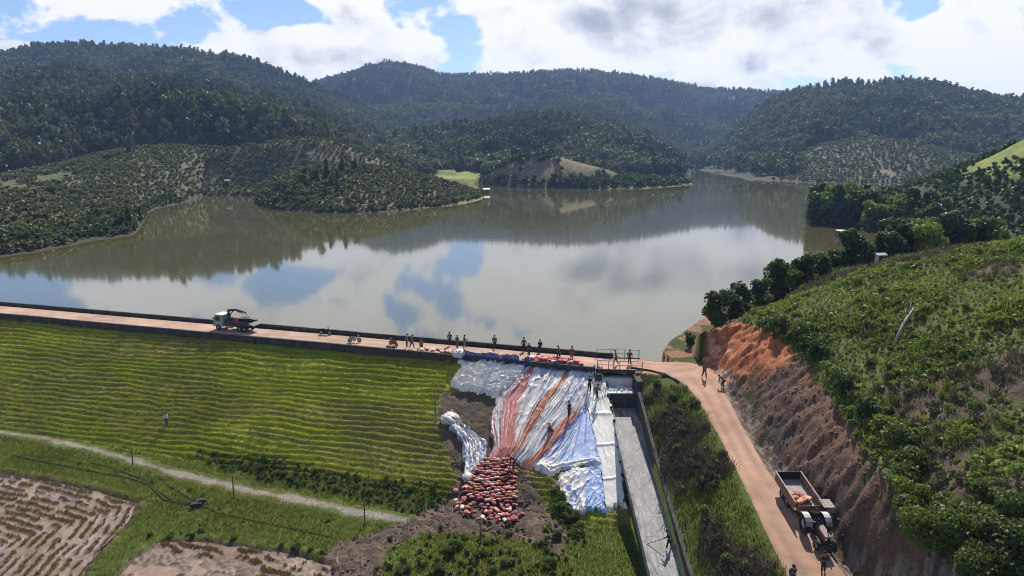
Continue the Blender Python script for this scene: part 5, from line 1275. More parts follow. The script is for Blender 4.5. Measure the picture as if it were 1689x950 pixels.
# ------------------------------------------------------------------ people
M_SKIN = plain('skin', (.30, .17, .11), .6, var=.1)
CLOTH = {k: plain('cloth_'+k, c, .85, var=.2, scale=9) for k, c in {'red': (.36, .045, .04), 'dark': (.035, .036, .045), 'blue': (.06, .10, .24), 'white': (.62, .62, .60), 'green': (.06, .11, .05), 'grey': (.16, .16, .17), 'brown': (.13, .08, .05), 'black': (.02, .02, .024), 'straw': (.42, .33, .18), 'maroon': (.20, .04, .045)}.items()}
POSE = {  # joints: pelvis, chest, neck, head, shoulders, elbows, hands, knees, feet (x forward, y left, z up)
 'stand': dict(p=(0, 0, .90), c=(.02, 0, 1.24), n=(.02, 0, 1.42), h=(.05, 0, 1.56), el=[(-.02, .27, 1.10), (-.02, -.27, 1.10)], ha=[(.10, .28, .86), (.10, -.28, .86)], k=[(.03, .10, .48), (.03, -.10, .48)], f=[(0, .11, .05), (0, -.11, .05)]),
 'walk': dict(p=(0, 0, .88), c=(.05, 0, 1.22), n=(.07, 0, 1.40), h=(.11, 0, 1.54), el=[(-.14, .26, 1.10), (.16, -.26, 1.10)], ha=[(-.08, .27, .85), (.34, -.22, .95)], k=[(.20, .10, .50), (-.04, -.10, .46)], f=[(.26, .11, .05), (-.28, -.11, .09)]),
 'bend': dict(p=(-.12, 0, .82), c=(.22, 0, 1.02), n=(.38, 0, 1.10), h=(.50, 0, 1.12), el=[(.30, .24, .78), (.30, -.24, .78)], ha=[(.44, .16, .52), (.44, -.16, .52)], k=[(.08, .12, .46), (.08, -.12, .46)], f=[(-.05, .14, .05), (-.05, -.14, .05)]),
 'crouch': dict(p=(-.12, 0, .34), c=(.10, 0, .68), n=(.17, 0, .84), h=(.23, 0, .97), el=[(.24, .25, .60), (.24, -.25, .60)], ha=[(.44, .14, .45), (.44, -.14, .45)], k=[(.30, .16, .48), (.30, -.16, .48)], f=[(.06, .16, .05), (.06, -.16, .05)]),
 'carry': dict(p=(0, 0, .89), c=(-.03, 0, 1.23), n=(0, 0, 1.41), h=(.04, 0, 1.55), el=[(.12, .28, 1.08), (.12, -.28, 1.08)], ha=[(.38, .15, 1.08), (.38, -.15, 1.08)], k=[(.10, .10, .48), (-.02, -.10, .47)], f=[(.10, .11, .05), (-.16, -.11, .06)]),
 'reach': dict(p=(0, 0, .88), c=(.10, 0, 1.20), n=(.15, 0, 1.38), h=(.20, 0, 1.52), el=[(.26, .26, 1.10), (.02, -.27, 1.08)], ha=[(.52, .18, 1.00), (.14, -.28, .84)], k=[(.14, .14, .48), (-.10, -.14, .46)], f=[(.16, .20, .05), (-.22, -.18, .06)]),
 'sit': dict(p=(0, 0, .06), c=(.03, 0, .40), n=(.04, 0, .58), h=(.07, 0, .72), el=[(.10, .26, .26), (.10, -.26, .26)], ha=[(.30, .16, .14), (.30, -.16, .14)], k=[(.40, .11, .08), (.40, -.11, .08)], f=[(.44, .12, -.36), (.44, -.12, -.36)]),
}
def skin_mesh(name, V, E, Rr, mat, sub=1, root=0):
    me = bpy.data.meshes.new(name); me.from_pydata([tuple(v) for v in V], E, []); ob = bpy.data.objects.new(name, me); col.objects.link(ob)
    sk = ob.modifiers.new('skin', 'SKIN'); sk.use_smooth_shade = True; sb = ob.modifiers.new('sub', 'SUBSURF'); sb.levels = sub; sb.render_levels = sub
    for i, r in enumerate(Rr): me.skin_vertices[0].data[i].radius = r if isinstance(r, tuple) else (r, r); me.skin_vertices[0].data[i].use_root = (i == root)
    dg = bpy.context.evaluated_depsgraph_get(); out = bpy.data.meshes.new_from_object(ob.evaluated_get(dg), depsgraph=dg); out.name = name
    bpy.data.objects.remove(ob); bpy.data.meshes.remove(me); out.materials.clear(); out.materials.append(mat)
    for p in out.polygons: p.use_smooth = True
    return out
def make_pose(q):
    J = POSE[q]; p, c, n, h = (Vector(J[k]) for k in 'pcnh'); side = Vector((0, 1, 0)); up = (c-p).normalized()
    V = [p, p.lerp(c, .5), c, n, h-Vector((0, 0, .02)), h+(h-n).normalized()*.10]; Rr = [(.125, .10), (.12, .095), (.15, .105), (.058, .058), (.085, .10), (.07, .08)]; E = [(0, 1), (1, 2), (2, 3), (3, 4), (4, 5)]
    SH, HP = [], []
    for i, sg in enumerate((1, -1)):
        sh = c+side*.185*sg+up*.10; el, ha, kn, ft = Vector(J['el'][i]), Vector(J['ha'][i]), Vector(J['k'][i]), Vector(J['f'][i]); hp = p+side*.085*sg-up*.04
        SH.append((sh, el, ha)); HP.append((hp, kn, ft)); b = len(V)
        V += [sh, el, ha, ha+(ha-el).normalized()*.09]; Rr += [.062, .045, .033, .036]; E += [(2, b), (b, b+1), (b+1, b+2), (b+2, b+3)]
        b = len(V); V += [hp, kn, ft+Vector((0, 0, .04)), ft+Vector((.15, 0, -.01))]; Rr += [.095, .065, .045, .04]; E += [(0, b), (b, b+1), (b+1, b+2), (b+2, b+3)]
    body = skin_mesh('body', V, E, Rr, M_SKIN)
    # shirt and trousers a little wider than the body
    V = [p+up*.02, p.lerp(c, .5), c, c+up*.12]; Rr = [(.15, .12), (.15, .115), (.175, .125), (.085, .08)]; E = [(0, 1), (1, 2), (2, 3)]
    for sh, el, ha in SH:
        b = len(V); V += [sh, el, el.lerp(ha, .75)]; Rr += [.078, .058, .046]; E += [(2, b), (b, b+1), (b+1, b+2)]
    shirt = skin_mesh('shirt', V, E, Rr, CLOTH['dark'])
    V = [p+up*.03]; Rr = [(.155, .125)]; E = []
    for hp, kn, ft in HP:
        b = len(V); V += [hp, kn, kn.lerp(ft, .9)]; Rr += [.112, .082, .062]; E += [(0, b), (b, b+1), (b+1, b+2)]
    tro = skin_mesh('trousers', V, E, Rr, CLOTH['dark'])
    mb = MB(); hh = h+Vector((.01, 0, .05)); mb.tube([hh, hh+Vector((0, 0, .03)), hh+Vector((0, 0, .09)), hh+Vector((0, 0, .13))], [.125, .118, .10, .03], 10); mb.box(hh+Vector((.14, 0, .01)), (.12, .16, .02))
    cap = mb.mesh('cap', smooth=True); cap.materials.append(CLOTH['dark'])
    mb = MB(); mb.tube([hh+Vector((0, 0, .0)), hh+Vector((0, 0, .05)), hh+Vector((0, 0, .17))], [.24, .19, .02], 14); cone = mb.mesh('conical_hat', smooth=True); cone.materials.append(CLOTH['straw'])
    return body, shirt, tro, cap, cone
PM = {k: make_pose(k) for k in POSE}
def person(p, rz, pose, shirt, tro, hat, hatc, label, group=None, s=1.0):
    root = empty('person', p, rz, label, 'person', group); root.scale = (s, s, s); b, sh, tr, cap, cone = PM[pose]
    link('body', b, None, root)
    for nm, me, cl in (('shirt', sh, shirt), ('trousers', tr, tro), ('conical_hat' if hat == 'cone' else 'cap', cone if hat == 'cone' else cap, hatc)):
        o = link(nm, me, None, root); o.material_slots[0].link = 'OBJECT'; o.material_slots[0].material = CLOTH[cl]
    return root
def crest(a, s, z=.05): return dam_pt(a, s, z)
def a_of(px, s=-3.0):
    lo, hi = -20., 130.
    for _ in range(50):
        m_ = (lo+hi)/2; q = dam_pt(m_, s)
        if proj(q[0], q[1], 0)[0] < px: lo = m_
        else: hi = m_
    return lo
def people():
    F_ = RZ_DAM
    # px, s, pose, heading, shirt, trousers, hat, hat colour, label
    L = [(671, -1.2, 'stand', F_+.2, 'grey', 'dark', 'cap', 'dark', 'person in grey shirt standing left of a companion on the crest road edge'),
         (679, -1.0, 'walk', F_, 'blue', 'black', 'cap', 'black', 'person in blue shirt walking beside a grey shirted companion on the crest'),
         (695, -1.4, 'crouch', F_+2, 'brown', 'dark', 'cap', 'dark', 'person in brown shirt crouching on the crest road'),
         (742, -3.6, 'stand', F_-1.4, 'dark', 'dark', 'cap', 'black', 'leftmost of three people at the parapet above the tarpaulin corner'),
         (754, -2.6, 'stand', F_+1.0, 'black', 'brown', 'cone', 'straw', 'person in a conical hat, middle of three above the tarpaulin corner'),
         (766, -2.8, 'carry', F_+.3, 'dark', 'grey', 'cap', 'dark', 'rightmost of three people above the tarpaulin corner, arms held forward'),
         (816, -3.8, 'stand', F_-1.57, 'black', 'dark', 'cap', 'black', 'lone person by the parapet above the violet tarpaulin hem'),
         (864, -3.9, 'stand', F_-1.2, 'dark', 'black', 'cap', 'dark', 'person leaning at the parapet left of a taller standing one'),
         (872, -1.9, 'stand', F_-.6, 'black', 'dark', 'cone', 'straw', 'tall person in conical hat standing mid road above the red streaks'),
         (922, -1.5, 'walk', F_+3.0, 'dark', 'black', 'cap', 'dark', 'person in black walking towards the red cloth heap'),
         (943, -1.7, 'stand', F_+1.5, 'maroon', 'brown', 'cap', 'brown', 'person in maroon clothes standing behind the red cloth heap'),
         (1016, -1.6, 'walk', F_+3.1, 'brown', 'dark', 'cap', 'dark', 'person in brown walking across the middle of the bridge'),
         (1038, -2.2, 'stand', F_+1.6, 'black', 'dark', 'cap', 'black', 'person in black standing at the right end of the bridge')]
    for px, s, ps, rz, sh, tr, ht, hc, lb in L:
        person(crest(a_of(px, s), s, .06), rz, ps, sh, tr, ht, hc, lb, 'workers on the crest', 1.08)
    p = crest(a_of(891, -4.45), -4.45, .72); person(p, F_-1.57, 'sit', 'black', 'dark', 'cap', 'dark', 'person sitting on the parapet with back to the tarpaulins', 'workers on the crest', 1.05)
    W = [(972, 648, 'reach', 1.2, 'dark', 'black', 'cap', 'dark', 'person in dark clothes reaching down, left of a pair on the tarpaulin'), (984, 662, 'walk', .6, 'black', 'dark', 'cap', 'black', 'person in black striding up the white tarpaulin beside the spillway'),
         (939, 690, 'stand', 2.4, 'dark', 'dark', 'cap', 'dark', 'lone person standing upright on the middle of the blue and white tarpaulins'), (909, 717, 'crouch', 2.8, 'maroon', 'brown', 'cone', 'straw', 'person in maroon bent low over the tarpaulin folds'),
         (848, 774, 'bend', 3.0, 'black', 'dark', 'cap', 'black', 'person in black bending at the top of the sandbag stack')]
    for px, py, ps, rz, sh, tr, ht, hc, lb in W:
        person(nh(px, py)+[0, 0, .2], rz, ps, sh, tr, ht, hc, lb, 'workers on the tarpaulins', 1.08)
    person(nh(275, 704)+[0, 0, .05], 1.2, 'stand', 'white', 'blue', 'cap', 'dark', 'lone person in white shirt standing on the grass face of the dam', None, 1.1)
    person(nh(1161, 624)+[0, 0, .06], -1.3, 'walk', 'maroon', 'black', 'cap', 'dark', 'person in dark red walking down the dirt road below the red cutting', None, 1.08)
    person(nh(1192, 640)+[0, 0, .06], 2.2, 'bend', 'dark', 'black', 'cap', 'black', 'person in dark clothes bending over the roadside ditch', None, 1.05)
    person(nh(1357, 945)+[0, 0, .0], -1.4, 'stand', 'black', 'dark', 'cap', 'black', 'person in black standing in the ditch below the tractor', None, 1.0)
    person(nh(1305, 968)+[0, 0, .06], -1.6, 'walk', 'dark', 'dark', 'cap', 'black', 'person on the dirt road whose head just enters the lower edge', None, 1.0)
    y = 49.9
    for _ in range(30):
        z = chute_z(y); q = at_z(1103, 905, z); y = .5*y+.5*q[1]
    person((q[0], q[1], chute_z(q[1])+.02), 2.9, 'reach', 'black', 'black', 'cap', 'dark', 'person in black scraping the spillway floor with a long tool', None, 1.0)
    a = Vector((q[0]-.3, q[1]+.1, z+.9)); mb = MB().tube([a, Vector((q[0]-1.7, q[1]+.5, z+.12))], .03, 5); tag(mb.build('rake', M_BARK), 'long handled rake held by the person on the spillway floor', 'rake')
people()

# ------------------------------------------------------------------ vehicles
M_TYRE = plain('tyre_rubber', (.025, .024, .023), .85, var=.3); M_RIM = plain('wheel_rim', (.30, .28, .27), .5, metal=.4); M_GLASS = plain('dark_glass', (.03, .045, .05), .12, var=.05, spec=.6)
M_CAB = plain('pale_green_paint', (.26, .31, .29), .4, var=.08); M_WHITEP = plain('white_paint', (.78, .78, .77), .4, var=.06); M_BEDP = plain('dark_bed_paint', (.035, .038, .042), .6, var=.25); M_CRANE = plain('crane_paint', (.045, .045, .055), .5, var=.2); M_RUST = plain('rusty_panel', (.22, .115, .07), .8, var=.35, scale=3); M_WOOD = plain('grey_boards', (.30, .27, .24), .85, var=.25, scale=5); M_CHAS = plain('chassis_black', (.022, .022, .024), .7)
M_TRED = plain('tractor_paint', (.085, .03, .025), .5, var=.2); M_LAMP = plain('lamp_glass', (.75, .75, .7), .2, var=.03)
def wheel(root, c, r, w, lab='wheel', hubr=.55):
    o = MB().wheel((0, 0, 0), r, w, hub=r*hubr).build('wheel', M_TYRE, root, smooth=False, loc=c)
    MB().wheel((0, 0, 0), r*hubr, w*.7, n=14).build('rim', M_RIM, o)
    return o
def truck():
    a = a_of(389, -2.3); p = dam_pt(a, -2.3, .04)
    root = empty('crane_truck', p, RZ_DAM+math.pi, 'small flatbed truck with pale cab and dark folding crane, parked on the crest road', 'truck')
    MB().box((-.3, 0, .62), (5.6, .8, .22)).build('chassis', M_CHAS, root, .02)
    cab = MB(); cab.v += [(2.95, y, z) for y in (-.95, .95) for z in (.55, 1.25)]; cab.v += [(2.7, y, 2.15) for y in (-.88, .88)]; cab.v += [(1.35, y, z) for y in (-.95, .95) for z in (.55, 2.2)]
    cab.f += [[0, 2, 3, 1], [1, 3, 5, 4], [4, 5, 9, 7], [6, 7, 9, 8], [0, 6, 8, 2], [0, 1, 4, 7, 6], [2, 8, 9, 5, 3]]
    cab.build('cab', M_CAB, root, .05)
    MB().box((2.02, 0, 2.22), (1.45, 1.80, .10)).build('roof', M_WHITEP, root, .04)
    ws = MB(); ws.quad((2.925, -.78, 1.34), (2.925, .78, 1.34), (2.735, .74, 2.05), (2.735, -.74, 2.05)); ws.build('windscreen', M_GLASS, root)
    for s in (-1, 1):
        w = MB(); w.quad((2.6, s*.965, 1.36), (1.75, s*.965, 1.36), (1.75, s*.93, 2.02), (2.5, s*.93, 2.02)); w.build('side_window', M_GLASS, root)
        MB().box((2.98, s*.68, .95), (.05, .28, .2)).build('headlight', M_LAMP, root, .01)
        MB().box((2.75, s*1.12, 1.75), (.08, .16, .3)).build('mirror', M_CHAS, root, .01)
    MB().box((3.0, 0, .62), (.14, 1.9, .24)).build('bumper', M_WHITEP, root, .03)
    MB().box((-1.15, 0, .92), (3.7, 2.0, .14)).build('bed', M_BEDP, root, .02)
    for s in (-1, 1):
        m_ = MB().box((-1.15, s*.98, 1.2), (3.7, .06, .45))
        for k in range(5): m_.box((-2.8+k*.85, s*1.02, 1.2), (.07, .06, .5))
        m_.build('side_board', M_BEDP, root)
    MB().box((-3.35, 0, 1.12), (.85, 1.9, .08), Euler((0, -.35, 0)).to_matrix()).build('tailgate', M_BEDP, root, .01)
    c = MB().box((1.0, 0, 1.3), (.55, 1.1, .7)).tube([(1.0, 0, 1.3), (1.0, 0, 2.75)], [.24, .17], 8); c.tube([(1.0, 0, 2.75), (-.3, 0, 2.92), (-1.5, 0, 2.72)], [.19, .16, .13], 6)
    c.tube([(.8, 0, 2.1), (.1, 0, 2.82)], .07, 6); c.tube([(-1.5, 0, 2.72), (-1.9, 0, 2.62), (-1.95, 0, 2.2)], [.12, .1, .06], 6); c.tube([(-.6, .1, 2.7), (-1.55, .1, 2.5)], .06, 5); c.build('crane', M_CRANE, root, .0)
    g = MB()
    for k in range(5): g.tube([(-1.5-.28*k, -.5, 1.05), (-1.7-.28*k, .4, 2.15+.12*(k % 2))], .03, 4)
    for k in range(4): g.tube([(-1.4, -.5+.3*k, 1.25+.25*k), (-2.75, -.5+.3*k, 1.2+.28*k)], .03, 4)
    g.build('lattice_rack', M_CRANE, root)
    for x in (2.15, -1.35, -2.15):
        for s in (-1, 1): wheel(root, (x, s*.86, .42), .42, .28)
    for s in (-1, 1): MB().box((.35, s*.78, .62), (.9, .35, .4)).build('fuel_tank' if s > 0 else 'battery_box', M_RIM, root, .04)
    w = root.matrix_basis @ Vector((-.15, .1, .99))
    b = MB().box((0, 0, .42), (.55, .55, .84)).build('red_drum', plain('red_plastic', (.45, .05, .06), .5), None, .06, loc=w); tag(b, 'small red container standing on the truck bed behind the crane post', 'container')
truck()
def tractor():
    a, b = nh(1292, 812), nh(1352, 908); d = Vector((b-a)[:2]).normalized(); rz = math.atan2(d.y, d.x); slope = -math.atan2(float(b[2]-a[2]), float(np.hypot(*(b-a)[:2])))
    c = nh(1313, 842)
    def base(name, off, lb, cat):
        q = Vector((c[0]+d.x*off+.25, c[1]+d.y*off, 0)); q.z = float(near_z(np.array([q.x]), np.array([q.y]))[0])+.06
        q.z = max(q.z, road_z(q.y)+.06)
        e = empty(name, q, rz, lb, cat); e.rotation_euler = (0, slope, rz); return e
    t = base('farm_trailer', -.75, 'open farm trailer of rusty boards with sacks inside and one flap folded out', 'trailer')
    L, Wd = 4.0, 2.05
    MB().box((0, 0, .88), (L, Wd, .12)).build('floor', M_WOOD, t, .01); MB().box((.1, 0, .68), (L+.2, .5, .22)).tube([(L/2, 0, .62), (L/2+.95, 0, .55)], .07, 6).build('frame', M_CHAS, t)
    for s in (-1, 1):
        o = MB().box((0, s*(Wd/2), 1.27), (L, .06, .72)).build('side_panel', M_RUST, t, .01); m_ = MB().box((0, s*(Wd/2), 1.65), (L+.1, .10, .07)); m_.build('rim', M_WOOD, o)
    MB().box((-L/2, 0, 1.27), (.06, Wd, .78)).build('rear_panel', M_CHAS, t, .01); MB().box((L/2, .15, 1.1), (.06, Wd-.3, .36)).build('front_panel', M_RUST, t, .01)
    fl = MB()
    for k in range(5): fl.box((L/2-.25+.30*k*.7, Wd/2+.30, 1.62), (.19, .85, .05))
    fl.box((L/2+.15, Wd/2+.1, 1.58), (1.1, .07, .05)).box((L/2+.15, Wd/2+.55, 1.58), (1.1, .07, .05)); fl.build('flap', M_WOOD, t)
    for x in (-.55, .45):
        for s in (-1, 1): wheel(t, (x-.2, s*.8, .42), .42, .26)
    for k in range(14):
        w = t.matrix_basis @ Vector((random.uniform(.2, 1.6), random.uniform(-.75, .5), 1.06+random.uniform(0, .3))); o = link('sandbag', BAG[random.choice([0, 2, 4, 1])], None, None, w, random.uniform(0, 3)); o.scale = (.9,)*3
        tag(o, 'filled red or brown sack lying in the open farm trailer', 'sandbag', 'sacks in the farm trailer')
    r = base('tractor', 3.15, 'small dark farm tractor with tall ribbed rear wheels, facing down the road', 'tractor')
    MB().box((1.0, 0, 1.02), (1.5, .58, .52)).build('bonnet', M_TRED, r, .06); MB().box((1.76, 0, .98), (.06, .54, .5)).build('grille', M_CHAS, r, .02); MB().box((.3, 0, .72), (2.6, .46, .4)).build('engine_block', M_CHAS, r, .03)
    for s in (-1, 1):
        MB().box((1.78, s*.2, 1.12), (.05, .15, .15)).build('headlight', M_LAMP, r, .02)
        f = MB()
        for k in range(6):
            t0, t1 = math.pi*(.12+.76*k/6), math.pi*(.12+.76*(k+1)/6); q = lambda tt, yy: (-.55+.86*math.cos(tt), yy, .74+.86*math.sin(tt))
            f.quad(q(t0, s*.5), q(t0, s*.98), q(t1, s*.98), q(t1, s*.5))
        f.build('mudguard', M_RIM, r)
        w = wheel(r, (-.55, s*.74, .74), .74, .40); lug = MB()
        for k in range(16):
            tt = 2*math.pi*k/16; lug.box((.74*math.cos(tt), 0, .74*math.sin(tt)), (.05, .4, .06), Euler((0, -tt, .3)).to_matrix())
        lug.build('lugs', M_TYRE, w)
        wheel(r, (1.45, s*.62, .38), .38, .22, hubr=.62)
    MB().tube([(1.45, -.6, .42), (1.45, .6, .42)], .06, 6).build('front_axle', M_CHAS, r); MB().box((-.5, 0, 1.2), (.5, .5, .12)).box((-.76, 0, 1.42), (.1, .5, .4)).build('seat', M_CHAS, r, .04)
    sw = MB(); sw.tube([(.25, 0, 1.2), (.02, 0, 1.52)], .025, 5); pts = [(.02+.06*math.cos(k*.5236), .2*math.sin(k*.5236), 1.52+.17*math.cos(k*.5236)*.4) for k in range(13)]; sw.tube(pts, .022, 5); sw.build('steering_wheel', M_CHAS, r)
    MB().tube([(1.1, .18, 1.25), (1.1, .18, 1.95)], .045, 8).build('exhaust', M_CHAS, r)
    w = r.matrix_basis @ Vector((-.48, 0, 1.22)); person(w, rz, 'sit', 'black', 'dark', 'cap', 'dark', 'driver in black sitting on the tractor seat', None, 1.0)
tractor()
def motorbikes():
    proto = None
    for px, s, rz, paint, lb in ((537, -3.7, .15, CLOTH['black'], 'black motorbike parked against the parapet of the crest road'), (585, -1.3, .5, M_RIM, 'silver motorbike standing at the near edge of the crest road'), (649, -1.3, 2.7, CLOTH['red'], 'red motorbike parked beside red sacks on the crest road')):
        r = empty('motorbike', dam_pt(a_of(px, s), s, .05), RZ_DAM+rz, lb, 'motorbike', 'motorbikes on the crest road')
        for x in (-.62, .62): wheel(r, (x, 0, .29), .29, .10, hubr=.7)
        b = MB().tube([(-.62, 0, .5), (-.1, 0, .52), (.2, 0, .55), (.5, 0, .85)], [.1, .15, .14, .07], 8).box((-.05, 0, .36), (.4, .24, .26)); b.build('body', paint, r, smooth=False)
        MB().box((-.32, 0, .76), (.75, .25, .12)).build('seat', CLOTH['black'], r, .03); MB().tube([(.62, 0, .3), (.46, 0, 1.0)], .04, 6).tube([(.42, -.33, 1.02), (.46, 0, 1.0), (.42, .33, 1.02)], .025, 5).build('handlebar', M_CHAS, r)
        MB().box((.55, 0, .88), (.12, .18, .16)).build('headlight', M_LAMP, r, .03); MB().tube([(.55, -.35, 1.15), (.5, -.3, 1.02)], .03, 5).tube([(.55, .35, 1.15), (.5, .3, 1.02)], .03, 5).build('mirrors', M_CHAS, r)
motorbikes()

# ------------------------------------------------------------------ huts, raft, poles, hoses, paddies
M_ROOF = plain('pale_sheet_roof', (.38, .38, .38), .5, var=.15); M_HUT = plain('hut_boards', (.17, .13, .10), .85, var=.3)
def hut(p, rz, L, W, H, lb, cat='hut', wall=M_HUT, roof=M_ROOF, name='hut'):
    r = empty(name, p, rz, lb, cat)
    MB().box((0, 0, H/2-.4), (L, W, H+.8)).build('wall', wall, r, .02)
    m_ = MB()
    for s in (-1, 1): m_.quad((-L/2-.3, s*(W/2+.35), H-.12), (L/2+.3, s*(W/2+.35), H-.12), (L/2+.3, 0, H+W*.28), (-L/2-.3, 0, H+W*.28))
    ro = m_.build('roof', roof, r); md = ro.modifiers.new('t', 'SOLIDIFY'); md.thickness = .06
    g = MB()
    for s in (-1, 1): g.v += [(s*L/2, -W/2, H), (s*L/2, W/2, H), (s*L/2, 0, H+W*.27)]; n = len(g.v); g.f.append([n-3, n-2, n-1])
    g.build('gable', wall, r); MB().box((0, -W/2-.02, .9), (.8, .05, 1.8)).build('door', M_CHAS, r); MB().box((L*.3, -W/2-.02, 1.3), (.6, .05, .6)).build('window', M_GLASS, r)
def misc():
    fz = lambda x, y: float(far_z(np.array([x]), np.array([y]))[0])
    for px, py, L, lb in ((376, 304, 3, 'small pale roofed hut at the head of the left inlet'), (802, 318, 4, 'small pale roofed hut at the grassy tip of the peninsula')):
        p = hit(px, py, 200, 800, far_z); hut(p, random.uniform(-.3, .3), L, L*.6, 2.4, lb)
    for px, Y, L, lb in ((1524, 190, 6, 'low white roofed shed among trees at the end of the inlet'), (1459, 114, 1.3, 'small white shed between trees on the near bank'), (1391, 122, 1.3, 'white awning hut at the water behind the tallest bank tree')):
        w = at_y(px, 350, Y); hut((w[0], Y, max(float(Z(np.array([w[0]]), np.array([Y]))[0]), -1.6)), .2, L, L*.55, 2.1, lb, 'shed', M_WHITEP, M_ROOF, 'shed')
    # raft
    p = at_z(1387, 389, -2.0); r = empty('raft_hut', p, .15, 'dark floating raft hut with pale roof in the inlet', 'raft')
    f = MB()
    for k in range(6): f.tube([(-1.9, -1.1+k*.44, .1), (1.9, -1.1+k*.44, .1)], .17, 8)
    f.build('float', M_BARK, r); MB().box((0, .1, .9), (2.6, 1.5, 1.4)).build('cabin', M_HUT, r, .02); MB().box((0, .05, 1.75), (3.2, 2.2, .10), Euler((.10, 0, 0)).to_matrix()).build('roof', M_ROOF, r, .01)
    for x in (-1.4, 1.4): MB().tube([(x, -.9, .2), (x, -.9, 1.75)], .04, 5).build('post', M_BARK, r)
    p = at_z(1222, 306, -2.0); b = empty('boat', p, 1.1, 'tiny dark boat far out on the lake towards the right arm', 'boat'); MB().box((0, 0, .35), (6, 1.6, .9), None, 1.15).build('hull', M_CHAS, b, .1); MB().box((-.6, 0, 1.3), (2.2, 1.3, 1.2)).build('cabin', M_HUT, b, .05)
    # dead trunks standing in the shallow water
    for k, (px, py, h) in enumerate(((258, 388, 2.2), (271, 386, 1.6), (284, 391, 3.6), (300, 384, 1.3), (413, 325, 2.6), (376, 318, 2.4))):
        q = at_z(px, py, -2.0); m_ = MB().tube([(0, 0, -1), (.1, 0, h*.5), (.25*(k % 3-1), .1, h)], [.16, .12, .05], 6); m_.tube([(.08, 0, h*.6), (.5, .1, h*.85)], [.06, .02], 5)
        tag(m_.build('dead_trunk', M_BARK, None, loc=q), 'bare dead trunk standing in the shallow water of the left arm', 'dead tree', 'dead trunks in the left arm of the lake')
    # poles and hoses in the valley
    for px, py, h, lb in ((219.5, 769, 2.3, 'thin wooden pole beside the gravel path, leftmost of the field poles'), (386, 822, 2.6, 'thin wooden pole in the middle of the grass below the gravel path'), (602, 868, 2.5, 'dark wooden post near the end of the gravel path'), (792, 898, 2.3, 'dark post standing below the sandbag heap')):
        p = nh(px, py); m_ = MB().tube([(0, 0, -.3), (.02, 0, h*.6), (0, .03, h)], [.07, .06, .05], 6); m_.box((0, 0, h-.25), (.5, .06, .06)); tag(m_.build('pole', M_BARK, None, loc=p), lb, 'pole')
    def hose(P, r, lb, mat=M_CHAS, name='hose'):
        W = hits(P, y1=123, zfun=near_z); W = resample(np.array(W), 60); W[:, 2] = near_z(W[:, 0], W[:, 1])+r+.03
        tag(MB().tube([tuple(q) for q in W], r, 5).build(name, mat), lb, 'hose')
    hose([(20, 752), (90, 766), (150, 778), (215, 790), (245, 800), (270, 825), (300, 832), (340, 838)], .06, 'black hose winding from the left edge across the grass')
    hose([(150, 764), (185, 772), (215, 784), (240, 792), (262, 812), (290, 830), (330, 832)], .05, 'black hose looping closest to the leftmost field pole')
    hose([(275, 800), (300, 815), (335, 835), (360, 847), (430, 862), (550, 888)], .045, 'thin dark hose running right across the grass to the paddy')
    hose([(722, 622), (720, 660), (719, 700), (714, 738)], .07, 'dark hose hanging straight down the dam face left of the bare soil')
    hose([(1022, 672), (1040, 690), (1034, 706)], .06, 'dark hose curled on the top of the spillway floor')
    hose([(1060, 815), (1066, 845), (1080, 872), (1100, 888)], .05, 'dark hose trailing down the spillway to the worker')
    for px, py, lb in ((330, 832, 'dark pump on the grass, right of the pair'), (322, 838, 'dark pump on the grass, left of the pair')):
        p = nh(px, py); r = empty('pump', p, .5, lb, 'pump'); MB().box((0, 0, .3), (.7, .45, .5)).build('motor', M_CHAS, r, .05); MB().tube([(.3, 0, .3), (.65, 0, .3)], .14, 8).build('pump_head', M_BEDP, r)
    # paddies
    PX1 = [np.array(p) for p in PADDY1]; PX1 = [PX1[0]+[-120, 30, 0]]+PX1[1:6]+[PX1[6]+[4, -25, 0], PX1[7]+[5, -60, 0], PX1[8]+[-120, -60, 0]]
    for i, (P, lb) in enumerate(((PADDY1, 1), (PADDY2, 2))):
        xs = [p[0] for p in P]; ys = [p[1] for p in P]; X, Y = np.meshgrid(np.arange(max(min(xs), -75), max(xs), .11), np.arange(max(min(ys), 38), max(ys), .11))
        sdv = poly_sd(X, Y, P)+.5*(fbm(X*.8, Y*.8, 3, 3)-.5); n = fbm(X*.45, Y*.45, 4, 5+i); fine = fbm(X*3.2, Y*3.2, 3, 6)
        rowd = -poly_sd(X, Y, PX1)+.7*n+.25*fine if i == 0 else (Y*.8+X*.35)+1.5*n
        row = (.5+.5*np.cos(rowd*2*math.pi/.92))*sstep(fbm(X*.9, Y*.9, 3, 12), .28, .46)
        churn = sstep(fbm(X*.16, Y*.16, 3, 7)+(.035*(X+31)-.02*(Y-46) if i == 0 else .12), .42, .58)
        pool = sstep(fbm(X*.33+2, Y*.33, 3, 8), .56, .62)
        z = FIELD-.12+.10*row*(1-churn)+(fine-.5)*(.10+.34*churn)*(1-pool)-.08*pool
        stub = sstep(row+.5*(fine-.5), .55, .8)*(1-churn)
        c = lerp3(np.array([.19, .138, .105]), np.array([.12, .085, .05]), stub); c = lerp3(c, np.array([.235, .178, .142]), (1-stub)*sstep(n, .5, .65)); c = lerp3(c, np.array([.12, .088, .07]), churn*sstep(fine, .52, .62))
        c = lerp3(c, np.array([.27, .18, .135]) if i else np.array([.20, .15, .135]), pool*.8)
        al = 1-.75*np.maximum(pool, .35*churn)
        f = grid_faces(*X.shape); ins = (sdv < 0).ravel(); f = f[ins[f].all(1)]
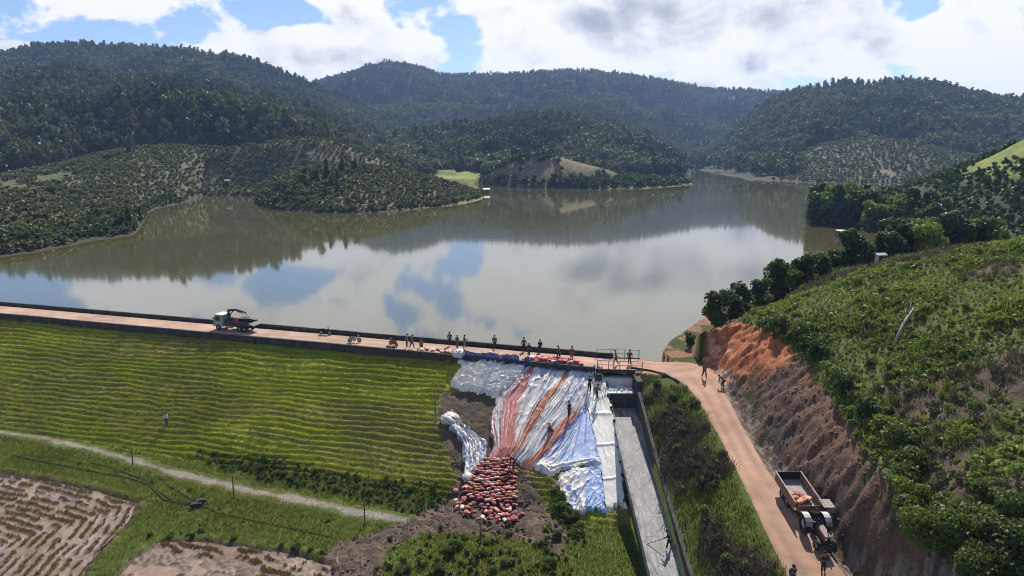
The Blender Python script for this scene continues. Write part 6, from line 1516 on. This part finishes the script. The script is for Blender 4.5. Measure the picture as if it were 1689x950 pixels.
        me = mesh_np('paddy_field', np.stack([X, Y, z], -1).reshape(-1, 3), f, np.concatenate([c, al[..., None]], -1).reshape(-1, 4)); tag(link('paddy_field', me, M_MUD), kind='structure')
        k = np.where((stub > .6).ravel() & (sdv < -.2).ravel())[0]; k = rng.choice(k, min(len(k), 4500 if i == 0 else 1500), replace=False)
        st = [blade_mesh('stubble_shape', 8, .20, .03, 900+q, plain_stub, .06, .5) for q in range(2)]
        tag(scatter('stubble', np.stack([X.ravel()[k], Y.ravel()[k], z.ravel()[k]], 1), rng.uniform(.6, 1.2, len(k)), rng.uniform(0, 6, len(k)), rng.integers(0, 2, len(k)), st), 'rice stubble left in rows in the muddy %s paddy' % ('larger left' if i == 0 else 'smaller right'), 'stubble')
    # broken sticks and pale stones in the washed out ground
    X, Y = jgrid(-20, -2, 42, 66, .55, 950); mm = poly_sd(X, Y, MUDP); k = (mm < 0) & (rng.random(len(X)) < .30); X, Y = X[k], Y[k]
    sk = [MB().tube([(-.7, 0, .1), (0, .1, .16), (.7, -.05, .12)], [.035, .03, .015], 4).mesh('stick'), MB().tube([(-1.2, 0, .05), (0, .1, .2), (1.1, .1, .35)], [.05, .04, .015], 4).mesh('stick')]
    for m_ in sk: m_.materials.append(M_PALEBARK)
    tag(scatter('broken_sticks', np.stack([X, Y, near_z(X, Y)+.1], 1), rng.uniform(.25, .75, len(X)), rng.uniform(0, 6, len(X)), rng.integers(0, 2, len(X)), sk), 'pale broken sticks strewn over the washed out ground', 'sticks')
plain_stub = foliage('dry_straw', (.16, .11, .06), (.30, .22, .12), .2)
misc()

# ------------------------------------------------------------------ haze
def haze():
    o = MB().box((0, 1500, 150), (8200, 3400, 340)).build('haze', None); m, T = newmat('haze_air')
    v = T.n('ShaderNodeVolumePrincipled'); v.inputs['Color'].default_value = (.38, .58, 1.0, 1); v.inputs['Density'].default_value = HAZE; v.inputs['Anisotropy'].default_value = 0.2
    T.nt.links.new(v.outputs[0], T.n('ShaderNodeOutputMaterial').inputs['Volume']); o.data.materials.append(m); o['kind'] = 'stuff'; tag(o, 'thin pale blue air over the whole valley', 'haze')
HAZE = 0.00012
haze()
